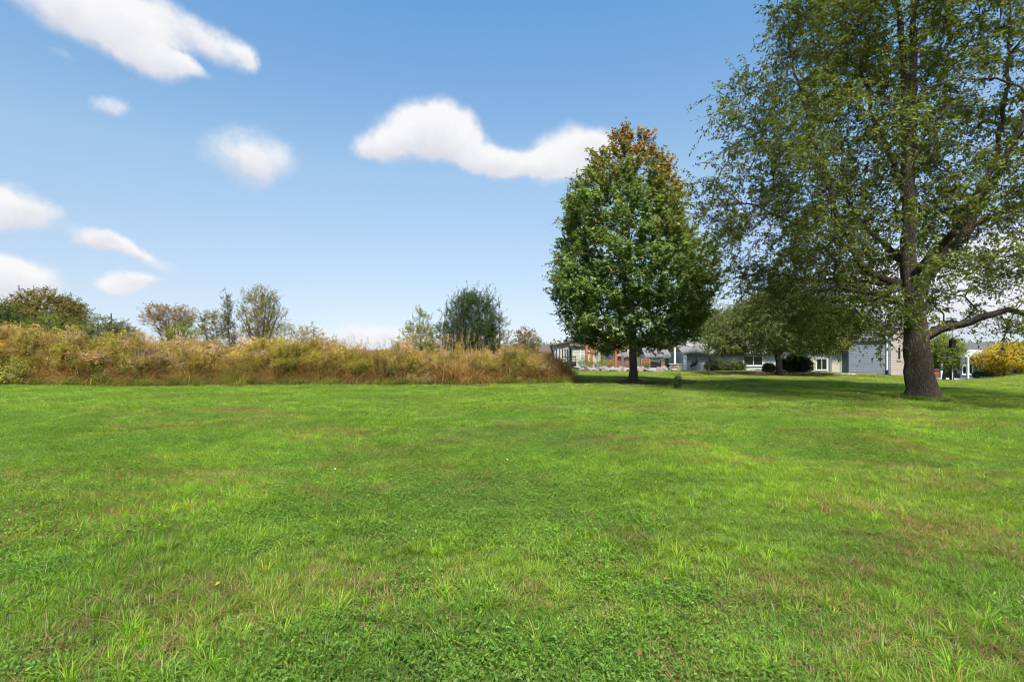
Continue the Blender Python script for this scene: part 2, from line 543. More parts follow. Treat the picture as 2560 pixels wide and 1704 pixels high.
def join(parts):
    V, Q, T, C, n = [], [], [], [], 0
    for v, q, t_, c in parts:
        V.append(v); C.append(c)
        if len(q): Q.append(np.asarray(q) + n)
        if len(t_): T.append(np.asarray(t_) + n)
        n += len(v)
    fs = []
    if Q: fs.append(np.vstack(Q))
    if T: fs.append(np.vstack(T))
    return np.vstack(V), fs, np.vstack(C)


def disc(rng, n, r):
    a = rng.uniform(0, 2 * np.pi, n); q = r * np.sqrt(rng.uniform(0, 1, n))
    return np.c_[q * np.cos(a), q * np.sin(a), np.zeros(n)]


def pal(rng, n, cols, probs=None, jit=.18):
    c = np.array(cols)[rng.choice(len(cols), n, p=probs)]
    return np.clip(c * (1 + rng.normal(0, jit, (n, 1))) * (1 + rng.normal(0, .06, (n, 3))), .004, .9)


GREEN = [(.165, .318, .034), (.192, .352, .040), (.13, .272, .032), (.23, .38, .05)]
STRAW = [(.34, .27, .13), (.27, .19, .09)]


def tuft(seed, n, r, h0, h1, w):
    rng = np.random.default_rng(seed)
    base = disc(rng, n, r); a = np.arctan2(base[:, 1], base[:, 0]) + rng.normal(0, .5, n)
    ld = np.c_[np.cos(a), np.sin(a), np.zeros(n)]
    c = pal(rng, n, [(.19, .38, .026), (.25, .43, .04), (.14, .31, .024), (.36, .30, .12)], [.4, .32, .26, .02])
    V, Q, T, C = blades(rng, base, rng.uniform(h0, h1, n), rng.uniform(.7, 1.4, n) * w, ld, rng.uniform(.0, .5, n), rng.uniform(.3, 1.5, n), c, 4)
    return mk_mesh('tuft', V, [Q, T], C, (M['grass'],))


def leaf_arrays(P, D, Nn, L, Wd, C, shape='simple'):
    """leaves at P along D facing Nn"""
    D = norm(D); S = norm(np.cross(Nn, D)); U = np.cross(D, S)
    if shape == 'maple':
        tp = np.array([(0, 0, 0), (.30, .62, -.06), (.42, .22, .03), (1, 0, -.10), (.42, -.22, .03), (.30, -.62, -.06)])
        tf = np.array([(0, 5, 4), (0, 4, 3), (0, 3, 2), (0, 2, 1)])
    elif shape == 'round':
        tp = np.array([(0, 0, 0), (.3, .45, .08), (.75, .42, .06), (1, 0, -.03), (.75, -.42, .06), (.3, -.45, .08)])
        tf = np.array([(0, 3, 2), (0, 2, 1), (0, 4, 3), (0, 5, 4)])
    else:
        tp = np.array([(0, 0, 0), (.42, .5, .09), (1, 0, -.06), (.42, -.5, .09)])
        tf = np.array([(0, 2, 1), (0, 3, 2)])
    k = len(tp); n = len(P)
    V = (P[:, None, :] + (tp[None, :, 0, None] * L[:, None, None]) * D[:, None, :] + (tp[None, :, 1, None] * Wd[:, None, None]) * S[:, None, :]
         + (tp[None, :, 2, None] * L[:, None, None]) * U[:, None, :])
    T = (np.arange(n) * k)[:, None, None] + tf[None]
    return V.reshape(-1, 3), T.reshape(-1, 3), np.repeat(C, k, 0)


def weed_patch(seed, nleaf, r, L0, L1, ratio, cols, hz, nblade=60, rosette=False):
    rng = np.random.default_rng(seed)
    if rosette:
        P = disc(rng, nleaf, .012); a = rng.uniform(0, 2 * np.pi, nleaf); tilt = rng.uniform(.15, .75, nleaf)
    else:
        P = disc(rng, nleaf, r); P[:, 2] = rng.uniform(hz[0], hz[1], nleaf); a = rng.uniform(0, 2 * np.pi, nleaf); tilt = rng.normal(.05, .35, nleaf)
    D = np.c_[np.cos(a) * np.cos(tilt), np.sin(a) * np.cos(tilt), np.sin(tilt)]
    Nn = norm(np.array([0, 0, 1.]) + rng.normal(0, .3, (nleaf, 3)))
    L = rng.uniform(L0, L1, nleaf)
    v, t_, c = leaf_arrays(P, D, Nn, L, L * ratio, pal(rng, nleaf, cols), 'round')
    parts = [(v, np.zeros((0, 4), int), t_, c)]
    if nblade:
        base = disc(rng, nblade, r); a = rng.uniform(0, 2 * np.pi, nblade)
        b = blades(rng, base, rng.uniform(.03, .08, nblade), np.full(nblade, .003), np.c_[np.cos(a), np.sin(a), 0 * a], rng.uniform(.1, .6, nblade), rng.uniform(.2, 1., nblade), pal(rng, nblade, GREEN), 2)
        parts.append(b)
    V, fs, C = join(parts)
    return mk_mesh('weed', V, fs, C, (M['grass'],))


def thatch_patch(seed, n, r):
    rng = np.random.default_rng(seed)
    base = disc(rng, n, r); base[:, 2] = rng.uniform(.004, .02, n); a = rng.uniform(0, 2 * np.pi, n)
    c = pal(rng, n, [(.30, .22, .11), (.22, .13, .07), (.38, .30, .17), (.12, .17, .03)], [.35, .25, .2, .2])
    V, Q, T, C = blades(rng, base, rng.uniform(.03, .08, n), np.full(n, .003), np.c_[np.cos(a), np.sin(a), 0 * a], rng.uniform(.9, 1.5, n), rng.uniform(-.2, .3, n), c, 2)
    return mk_mesh('thatch', V, [Q, T], C, (M['grass'],))


def edge_front(px):
    """distance of the thicket's front edge along the direction of photo column px"""
    return np.interp(px, [-900, 0, 300, 700, 1000, 1250, 1400, 1420], [23.5, 24.2, 24.8, 25.0, 25.3, 25.8, 26.2, 26.4]) + (fbm(px / 60., px * 0 + 3., 5, 3) - .5) * 2.4


def turf_tile(seed, n, s, h0, h1, w, straw=.07, bend=1.0, tufty=.5):
    """a square of turf with blades in little tussocks, ragged edge"""
    rng = np.random.default_rng(seed)
    xy = rng.uniform(-.5, .5, (n, 2)) * s * 1.06
    k = max(int(n * .012), 6)
    cen = rng.uniform(-.5, .5, (k, 2)) * s
    pick = rng.uniform(0, 1, n) < tufty
    ci = rng.integers(0, k, n)
    off = rng.normal(0, .022 * max(s / .5, 1) ** .6, (n, 2))
    xy = np.where(pick[:, None], cen[ci] + off, xy)
    base = np.c_[xy, np.full(n, -.012)]
    a = np.where(pick, np.arctan2(off[:, 1], off[:, 0]) + rng.normal(0, .6, n), rng.uniform(0, 6.283, n))
    ld = np.c_[np.cos(a), np.sin(a), np.zeros(n)]
    kh = rng.uniform(.8, 1.5, k)[ci]
    h = rng.uniform(h0, h1, n) * np.where(pick, kh, .85)
    q = np.r_[np.full(4, (1 - straw) / 4), np.full(2, straw / 2)]
    c = pal(rng, n, GREEN + STRAW, q) * np.where(pick, rng.uniform(.8, 1.2, k)[ci], 1.0)[:, None]
    V, Q, T, C = blades(rng, base, h, rng.uniform(.7, 1.3, n) * w, ld, rng.uniform(.05, .7, n), rng.uniform(.2, bend, n), c, 2)
    return mk_mesh('turf_tile', V, [Q, T], C, (M['grass'],))


def grass_mat():
    m, t, out = new_mat('grass_blade')
    at = t.n('ShaderNodeAttribute', attribute_name='tint')
    col = at.outputs['Color']
    geo = t.n('ShaderNodeNewGeometry')
    n1 = t.noise(geo.outputs['Position'], .42, 3.0, .6)
    n2 = t.noise(geo.outputs['Position'], 1.9, 2.0, .6)
    ti = t.n('ShaderNodeAttribute', attribute_name='tone', attribute_type='INSTANCER')
    dr = t.n('ShaderNodeAttribute', attribute_name='dry', attribute_type='INSTANCER')
    ye = t.n('ShaderNodeAttribute', attribute_name='yel', attribute_type='INSTANCER')
    sep = t.n('ShaderNodeSeparateColor'); t.set(sep.inputs[0], n1.outputs['Color'])
    yel = t.math('ADD', ye.outputs['Fac'], t.remap(sep.outputs[1], .35, .65, 0, .55))
    col = t.mix(yel, col, t.mix(1.0, col, (1.38, 1.12, .8, 1), 'MULTIPLY'))
    worn = t.math('MULTIPLY', t.remap(sep.outputs[2], .50, .66), t.remap(n2.outputs[0], .46, .62))
    dry = t.math('MAXIMUM', dr.outputs['Fac'], t.math('MULTIPLY', worn, .3))
    col = t.mix(dry, col, (.33, .235, .105, 1))
    # mower lanes run away across the right half of the lawn
    sp = t.n('ShaderNodeSeparateXYZ'); t.set(sp.inputs[0], geo.outputs['Position'])
    lane = t.math('SINE', t.math('MULTIPLY', t.math('SUBTRACT', t.math('ADD', sp.outputs[0], t.math('MULTIPLY', n1.outputs[0], 1.2)), t.math('MULTIPLY', sp.outputs[1], .34)), 2.3))
    where = t.math('MULTIPLY', t.remap(sp.outputs[1], 8, 20, smooth=True), t.remap(sp.outputs[0], -1, 5, smooth=True))
    lane = t.math('MULTIPLY', lane, where)
    col = t.mix(t.math('MULTIPLY', t.math('ADD', lane, 1.0), t.math('MULTIPLY', where, .22)), col, (.36, .40, .12, 1))  # sheen of the leaning blades painted in as lighter, yellower stripes
    k = t.math('MULTIPLY', t.math('MULTIPLY', t.remap(n1.outputs[0], .3, .7, .78, 1.18), t.remap(n2.outputs[0], .3, .7, .84, 1.16)), ti.outputs['Fac'])
    vm = t.n('ShaderNodeVectorMath', operation='SCALE'); t.set(vm.inputs[0], col); t.set(vm.inputs['Scale'], k)
    col = vm.outputs[0]
    d = t.n('ShaderNodeBsdfDiffuse'); t.set(d.inputs['Color'], col)
    tr = t.n('ShaderNodeBsdfTranslucent'); t.set(tr.inputs['Color'], t.mix(1.0, col, (1.25, 1.15, .5, 1), 'MULTIPLY'))
    ms = t.n('ShaderNodeMixShader'); ms.inputs[0].default_value = .5
    t.t.links.new(d.outputs[0], ms.inputs[1]); t.t.links.new(tr.outputs[0], ms.inputs[2])
    g = t.n('ShaderNodeBsdfGlossy'); g.inputs['Roughness'].default_value = .5
    m2 = t.n('ShaderNodeMixShader'); m2.inputs[0].default_value = .018
    t.t.links.new(ms.outputs[0], m2.inputs[1]); t.t.links.new(g.outputs[0], m2.inputs[2])
    t.t.links.new(m2.outputs[0], out.inputs[0])
    return m


def build_lawn():
    M['grass'] = grass_mat()
    rng = np.random.default_rng(11)
    src = [turf_tile(100 + k, 4600, .5, .03, .075, .0036) for k in range(8)]                     # 0-7 turf at hand
    src += [turf_tile(130 + k, 5200, 1.0, .035, .08, .0075) for k in range(6)]                   # 8-13 farther off
    src += [turf_tile(150 + k, 5200, 2.0, .03, .065, .016, .05) for k in range(4)]               # 14-17 far
    src += [tuft(200 + k, 46, .05, .09, .20, .0046) for k in range(4)]                           # 18-21 long tufts
    src += [tuft(380 + k, 60, .12, .10, .19, .009) for k in range(3)]                            # 22-24 tufts farther off
    src += [weed_patch(300 + k, 110, .17, .012, .026, .5, [(.13, .275, .04), (.165, .32, .05), (.095, .22, .036)], (.02, .06), 0) for k in range(3)]     # 25-27 clover
    src += [weed_patch(320 + k, 11, .08, .05, .10, .22, [(.16, .31, .035), (.13, .26, .03), (.20, .34, .045)], (0, 0), 0, True) for k in range(3)]           # 28-30 rosettes
    src += [thatch_patch(340 + k, 160, .16) for k in range(2)]                                    # 31-32 dry thatch
    P, IDX, SC, TONE, DRY, YEL, ROT = [], [], [], [], [], [], []
    def bands(d0, d1, s, jit=1.0):
        ny_ = int(round((d1 - d0) / s)); out = []
        for k in range(ny_):
            y = d0 + (k + .5) * s
            x = np.arange(math.floor((-y * 1.03 - 2.5) / s), math.ceil((y * 1.03 + 2.5) / s)) * s
            out.append(np.c_[x, np.full(len(x), y)])
        q = np.vstack(out)
        return q + rng.uniform(-.5, .5, q.shape) * s * jit
    def put(q, idx, s, tone=None, dry=None, yel=None, rot=None):
        n = len(q)
        P.append(np.c_[q, gz(q[:, 0], q[:, 1])]); IDX.append(idx); SC.append(s)
        x, y = q[:, 0], q[:, 1]
        mx, my = WX(1583, 26.7), 26.5
        ring = np.exp(-(((x - mx) / 4.5) ** 2 + ((y - my + .2) / .8) ** 2))
        strip = np.exp(-(((x - WX(1830, 26)) / 4.5) ** 2 + ((y - 25.6) / .9) ** 2)) * .5
        d_ = np.clip(np.maximum(ring * .8, strip) + np.clip((y - 23) / 4, 0, 1) * .08, 0, .85)
        DRY.append(d_ if dry is None else dry)
        far2 = np.clip((y - 20) / 5, 0, 1) * (x > -2)
        YEL.append(.12 + far2 * .3 if yel is None else yel)
        TONE.append((1.0 if tone is None else tone) + far2 * .06 + rng.normal(0, .02, n))
        ROT.append(rng.uniform(0, 6.283, n) if rot is None else rot)
    def inlawn(q, pad=0.0):
        px = 1280 + q[:, 0] / q[:, 1] * F
        lim = np.where(px < 1422, edge_front(px) + .9, 62)
        return q[q[:, 1] < lim - pad]
    for d0, d1, s, i0, i1 in ((1.0, 9, .5, 0, 8), (9, 22, 1.0, 8, 14), (22, 62, 2.0, 14, 18)):
        q = inlawn(bands(d0, d1, s, .04)); n = len(q)
        lush = fbm(q[:, 0] * .45, q[:, 1] * .55, 201, 2)
        put(q, rng.integers(i0, i1, n), np.c_[np.full((n, 2), 1.0), .55 + .85 * lush], rot=rng.integers(0, 4, n) * math.pi / 2 + rng.normal(0, .05, n))
    one = lambda s: np.c_[s, s, s]
    # clover, rosettes and bare thatch, each in drifts of its own
    for i0, i1, s, d1, thr, nz, sc0, sc1 in ((25, 28, .17, 13, .50, 21, .8, 1.25), (28, 31, .42, 11, .50, 23, .5, 1.0), (31, 33, .24, 14, .60, 25, .9, 1.4)):
        q = inlawn(bands(1.2, d1, s)); x, y = q[:, 0], q[:, 1]
        f = fbm(x * .55 + 7, y * .65, nz, 3) + (.06 * np.clip(-x / 3, -1, 1) if i0 == 25 else 0)
        q = q[f + rng.normal(0, .05, len(q)) > thr]; n = len(q)
        put(q, rng.integers(i0, i1, n), one(rng.uniform(sc0, sc1, n)), tone=rng.uniform(.8, 1.2, n), dry=np.zeros(n), yel=rng.uniform(0, .3, n))
    # longer tufts, gathered in drifts
    for d0, d1, s, near in ((1.6, 8, .15, 1), (8, 13, .24, 1), (11, 24, .36, 0)):
        q = inlawn(bands(d0, d1, s)); x, y = q[:, 0], q[:, 1]
        lush = fbm(x * .45, y * .55, 201, 2); fine = vnoise(x * 1.7, y * 1.7, 301)
        keep = (lush * .8 + fine * .35 + rng.normal(0, .07, len(q))) > .61
        q = q[keep]; n = len(q)
        put(q, rng.integers(18, 22, n) if near else rng.integers(22, 25, n), one(rng.uniform(.42, .85, n) * (1 if near else .85)),
            tone=rng.uniform(.8, 1.3, n), dry=np.where(rng.uniform(0, 1, n) < .03, .5, 0.), yel=rng.uniform(.0, .6, n))
    # rank green grass along the foot of the thicket
    px = rng.uniform(-350, 1425, 900); D = edge_front(px) + rng.uniform(-.5, .5, 900)
    q = np.c_[WX(px, D), D]; n = len(q)
    put(q, rng.integers(22, 25, n), one(rng.uniform(1.0, 2.6, n)), tone=rng.uniform(.5, 1.0, n), dry=np.where(rng.uniform(0, 1, n) < .2, .5, 0.), yel=rng.uniform(0, .4, n))
    # tufts the mower leaves round the trunks
    for px0, D0, r0, m_ in ((2303, 17.0, .56, 90), (1583, 26.7, .5, 30)):
        a = rng.uniform(0, 6.283, m_); rr_ = r0 + np.abs(rng.normal(0, .1, m_))
        q = np.c_[WX(px0, D0) + rr_ * np.cos(a), D0 + rr_ * np.sin(a)]
        put(q, rng.integers(22, 25, m_), one(rng.uniform(.7, 1.5, m_)), tone=rng.uniform(.6, 1.0, m_), dry=np.where(rng.uniform(0, 1, m_) < .3, .5, 0.), yel=rng.uniform(0, .4, m_))
    P_ = np.vstack(P); n = len(P_)
    # lay every piece along the slope of the ground
    e = .4
    sx = (gz(P_[:, 0] + e, P_[:, 1]) - gz(P_[:, 0] - e, P_[:, 1])) / (2 * e); sy = (gz(P_[:, 0], P_[:, 1] + e) - gz(P_[:, 0], P_[:, 1] - e)) / (2 * e)
    rz = np.concatenate(ROT)
    rx = np.arctan(sy * np.cos(rz) - sx * np.sin(rz)); ry = -np.arctan(sx * np.cos(rz) + sy * np.sin(rz))
    # rotation about the piece's own axes first, then its heading
    rot = np.c_[rx, ry, rz]
    print('lawn instances', n)
    scatter('lawn_grass', src, P_, rot, np.vstack(SC), np.concatenate(IDX), dict(tone=np.concatenate(TONE), dry=np.concatenate(DRY), yel=np.concatenate(YEL)),
            'rough green lawn of grass, clover and dry patches', 'grass')


build_lawn()


# ================================================================== trees
def catmull(P, step):
    P = np.asarray(P, float)
    A = np.vstack([2 * P[0] - P[1], P, 2 * P[-1] - P[-2]])
    out = []
    for i in range(1, len(A) - 2):
        n = max(int(np.linalg.norm(A[i + 1] - A[i]) / step), 1)
        t_ = (np.arange(n) / n)[:, None]
        a, b, c, d = A[i - 1], A[i], A[i + 1], A[i + 2]
        out.append(.5 * ((2 * b) + (c - a) * t_ + (2 * a - 5 * b + 4 * c - d) * t_ ** 2 + (3 * b - a - 3 * c + d) * t_ ** 3))
    return np.vstack(out + [A[-2][None]])


class Skel:
    """growing branch skeleton: nodes with a parent, thickness from what they carry"""
    def __init__(self, seed):
        self.rng = np.random.default_rng(seed)
        self.P = np.zeros((0, 3)); self.par = np.zeros(0, int); self.rmin = np.zeros(0); self.tips = []
    def limb(self, pts, r0, r1, step=.3, attach=True, wob=.04):
        q = catmull(pts, step)
        q[1:-1] += self.rng.normal(0, wob, (len(q) - 2, 3))
        n0 = len(self.P)
        if n0 == 0 or not attach:
            par0 = -1
        else:
            par0 = int(np.argmin(np.linalg.norm(self.P - q[0], axis=1)))
        self.P = np.vstack([self.P, q])
        self.par = np.concatenate([self.par, [par0], np.arange(n0, n0 + len(q) - 1)])
        rr = [*np.atleast_1d(r0), r1]; pts = np.asarray(pts, float)
        cum = np.r_[0, np.cumsum(np.linalg.norm(np.diff(pts, axis=0), axis=1))]
        at = np.interp(np.linspace(0, len(pts) - 1, len(rr)), np.arange(len(pts)), cum)
        qs = np.r_[0, np.cumsum(np.linalg.norm(np.diff(q, axis=0), axis=1))]
        self.rmin = np.concatenate([self.rmin, np.interp(qs / qs[-1] * cum[-1], at, rr)])
        return self
    def clumps(self, C, step=.3, up=.25, zpen=.6, wob=.05, first=0):
        """join every clump centre to the skeleton by a curved branch"""
        rng = self.rng
        d = np.array([np.min(np.linalg.norm(self.P - c, axis=1)) for c in C])
        for c in C[np.argsort(d)]:
            v = c - self.P[first:]
            dist = np.linalg.norm(v, axis=1)
            cost = dist + zpen * np.clip(self.P[first:, 2] - c[2] + .1 * dist, 0, None)
            i = int(np.argmin(cost)) + first
            a = self.P[i]; L = np.linalg.norm(c - a)
            if L < step * .6:
                self.tips.append(i); continue
            pi = self.par[i]
            pd = norm(a - self.P[pi]) if pi >= 0 else np.array([0, 0, 1.])
            m = a + (pd * .35 + norm(c - a) * .65) * L * .5 + np.array([0, 0, up * L * .3])
            n = max(int(L / step), 2)
            t_ = (np.arange(1, n + 1) / n)[:, None]
            q = (1 - t_) ** 2 * a + 2 * t_ * (1 - t_) * m + t_ ** 2 * c
            q[:-1] += rng.normal(0, wob, (n - 1, 3))
            n0 = len(self.P)
            self.P = np.vstack([self.P, q]); self.par = np.concatenate([self.par, [i], np.arange(n0, n0 + n - 1)])
            self.rmin = np.concatenate([self.rmin, np.zeros(n)])
            self.tips.append(n0 + n - 1)
        return self
    def finish(self, tip_r=.006, expo=2.3):
        n = len(self.P)
        w = np.zeros(n)
        np.add.at(w, np.array(self.tips, int), tip_r ** expo)
        for i in range(n - 1, -1, -1):
            if w[i] == 0: w[i] = (tip_r * .7) ** expo
            if self.par[i] >= 0: w[self.par[i]] += w[i]
        self.r = np.maximum(w ** (1 / expo), self.rmin)
        self.w = w
        return self
    def wood(self, big=.12, kbig=18, seed=0, minr=0.0):
        kids = [[] for _ in range(len(self.P))]
        for i, p in enumerate(self.par):
            if p >= 0: kids[p].append(i)
        starts = [i for i in range(len(self.P)) if self.par[i] < 0]
        VV, QQ, n = [], [], 0
        rng = np.random.default_rng(seed)
        while starts:
            s = starts.pop()
            ch = [s]
            if self.par[s] >= 0: ch = [self.par[s], s]
            while kids[ch[-1]]:
                ks = sorted(kids[ch[-1]], key=lambda j: -self.r[j])
                cont = ks[0]
                # a hand-placed limb keeps going along itself
                starts += ks[1:]
                ch.append(cont)
            if len(ch) < 2: continue
            path = self.P[ch]; rad = self.r[ch].copy()
            if self.par[s] >= 0: rad[0] = min(rad[0], rad[1] * 1.25)
            if rad.max() < minr: continue
            k = kbig if rad.max() > big else (8 if rad.max() > .04 else (5 if rad.max() > .015 else 3))
            rd = None
            if k == kbig:
                ph = rng.uniform(0, 6.28, 4)
                rd = lambda i, a: 1 + .045 * np.sin(5 * a[None, :] + ph[0] + .25 * i[:, None]) + .03 * np.sin(9 * a[None, :] + ph[1] - .4 * i[:, None]) + .025 * np.sin(3 * a[None, :] + ph[2] + .6 * i[:, None])
            V, Q = tube(path, rad, k, rd)
            VV.append(V); QQ.append(Q + n); n += len(V)
        return np.vstack(VV), np.vstack(QQ)


def crown_points(rng, zr, n, cx, cy, mind, inner=.35, lump=.18, seed=0, squash=(1, 1), power=.55):
    """clump centres inside an uneven body of revolution; zr = [(z, radius)]"""
    zr = np.array(zr); out = np.zeros((0, 3)); tries = 0
    zz = np.linspace(zr[0, 0], zr[-1, 0], 60); rr = np.interp(zz, zr[:, 0], zr[:, 1]); pdf = (rr + .15 * rr.max()) * np.sqrt(rr + .01); pdf = np.cumsum(pdf) / pdf.sum()
    while len(out) < n and tries < n * 60:
        tries += 1
        z = np.interp(rng.uniform(), pdf, zz); R = np.interp(z, zr[:, 0], zr[:, 1])
        a = rng.uniform(0, 6.283)
        R *= 1 + lump * (2 * vnoise(np.array([np.cos(a) * 1.3 + 5 + z * .35]), np.array([np.sin(a) * 1.3 + 5 - z * .2]), seed)[0] - 1)
        q = R * (inner + (1 - inner) * rng.uniform() ** power)
        p = np.array([cx + q * np.cos(a) * squash[0], cy + q * np.sin(a) * squash[1], z])
        if len(out) and np.min(np.linalg.norm(out - p, axis=1)) < mind: continue
        out = np.vstack([out, p])
    return out


def spray(rng, tips, axis, ntw, tlen, per, L, ratio, colf, shape='simple', outw=.7, upw=.35, droop=.25, upn=.8, rand=.55, spread=.12):
    """leafy twigs at every branch tip -> leaf arrays and twig segments"""
    n = len(tips) * ntw
    base = np.repeat(tips, ntw, 0) + rng.normal(0, spread, (n, 3))
    o = base - axis(base); o[:, 2] *= .5
    d = norm(norm(o) * outw + np.array([0, 0, upw]) + rng.normal(0, rand, (n, 3)))
    ln = tlen * rng.uniform(.45, 1.2, n) * np.where(rng.uniform(0, 1, n) < .12, 1.5, 1.0)
    start = base - d * ln[:, None] * .35
    t_ = np.tile((np.arange(per) + .6) / per, (n, 1)) + rng.normal(0, .04, (n, per))
    sag = (t_ ** 2) * ln[:, None] * droop * .6
    P = start[:, None, :] + d[:, None, :] * (ln[:, None] * t_)[..., None]
    P[..., 2] -= sag
    P += rng.normal(0, .02, P.shape)
    S = norm(np.cross(d, np.array([0, 0, 1.])) + 1e-6)
    sg = np.where(np.arange(per) % 2, 1, -1)[None, :, None]
    D = d[:, None, :] * .45 + S[:, None, :] * sg * .8 + rng.normal(0, .45, P.shape) + np.array([0, 0, -droop])
    Nn = np.array([0, 0, upn]) + norm(o)[:, None, :] * .35 + rng.normal(0, .45, P.shape)
    P, D, Nn = P.reshape(-1, 3), D.reshape(-1, 3), Nn.reshape(-1, 3)
    Ls = L * rng.uniform(.65, 1.25, len(P))
    v, f, c = leaf_arrays(P, D, Nn, Ls, Ls * ratio, colf(P, rng), shape)
    tw = np.stack([start, start + d * ln[:, None] * .5 - [0, 0, .03], P.reshape(n, per, 3)[:, -1]], 1)
    return v, f, c, tw


def twig_mesh(tw, r):
    """thin three-sided twigs"""
    n = len(tw)
    d = norm(tw[:, 2] - tw[:, 0]); s = norm(np.cross(d, np.array([.3, .2, 1.]))); b = np.cross(d, s)
    V = []
    for k, f in enumerate((1.0, .75, .3)):
        for a in (0, 2.094, 4.189):
            V.append(tw[:, k] + (np.cos(a) * s + np.sin(a) * b) * r * f)
    V = np.stack(V, 1).reshape(-1, 3)
    q = []
    for k in range(2):
        for j in range(3):
            q.append((k * 3 + j, k * 3 + (j + 1) % 3, k * 3 + 3 + (j + 1) % 3, k * 3 + 3 + j))
    Q = (np.arange(n) * 9)[:, None, None] + np.array(q)[None]
    return V, Q.reshape(-1, 4)


def colours(cols, probs=None, jit=.16, zgrad=None):
    def f(P, rng):
        c = pal(rng, len(P), cols, probs, jit)
        if zgrad is not None:
            z0, z1, cols2, amt = zgrad[:4]
            k = np.clip((P[:, 2] + (zgrad[6] * np.clip(P[:, 0] - zgrad[5], -1, 3) if len(zgrad) > 5 else 0) - z0) / (z1 - z0), 0, 1)
            k = k * amt + (fbm(P[:, 0] * .9 + 9, P[:, 2] * .9 + P[:, 1], 7, 2) - .5) * zgrad[4]
            sel = rng.uniform(0, 1, len(P)) < k
            c2 = pal(rng, len(P), cols2, None, jit)
            c = np.where(sel[:, None], c2, c)
        return c
    return f


def tree_object(name, label, base, skel, leaves, barkm, leafm, twigs=None, group=None, seed=0, cat='tree', minr=0.0, kbig=18, twr=.004):
    """an Empty at the foot of the tree, with trunk and crown below it"""
    base = np.asarray(base, float)
    root = thing(name, label, cat, base, 0, group)
    V, Q = skel.wood(seed=seed, minr=minr, kbig=kbig)
    if twigs is not None:
        v2, q2 = twig_mesh(twigs, twr)
        Q = np.vstack([Q, q2 + len(V)]); V = np.vstack([V, v2])
    link('trunk', mk_mesh('trunk', V - base, Q, None, (barkm,), True), root)
    v = np.vstack([l[0] for l in leaves]); n = 0; T = []; C = []
    for l in leaves:
        T.append(l[1] + n); n += len(l[0]); C.append(l[2])
    link('crown', mk_mesh('crown', v - base, np.vstack(T), np.vstack(C), (leafm,)), root)
    return root


M['bark_oak'] = bark('grey_brown_bark', (.19, .148, .112), (.05, .039, .029), 17., 1.0, .07)
M['bark_maple'] = bark('dark_maple_bark', (.15, .115, .095), (.05, .038, .03), 16., .7, .03)
M['bark_far'] = plain('far_bark', (.13, .11, .085), .9, .25, 3.0)
M['leaf_big'] = leaf_mat('willow_green_leaf', .48, gloss=.008, vary=.22, gain=1.5)
M['leaf_maple'] = leaf_mat('maple_leaf', .48, gloss=.02, vary=.25, gain=1.95)
M['leaf_far'] = leaf_mat('far_leaf', .42, gloss=.0, vary=.25, gain=1.5)


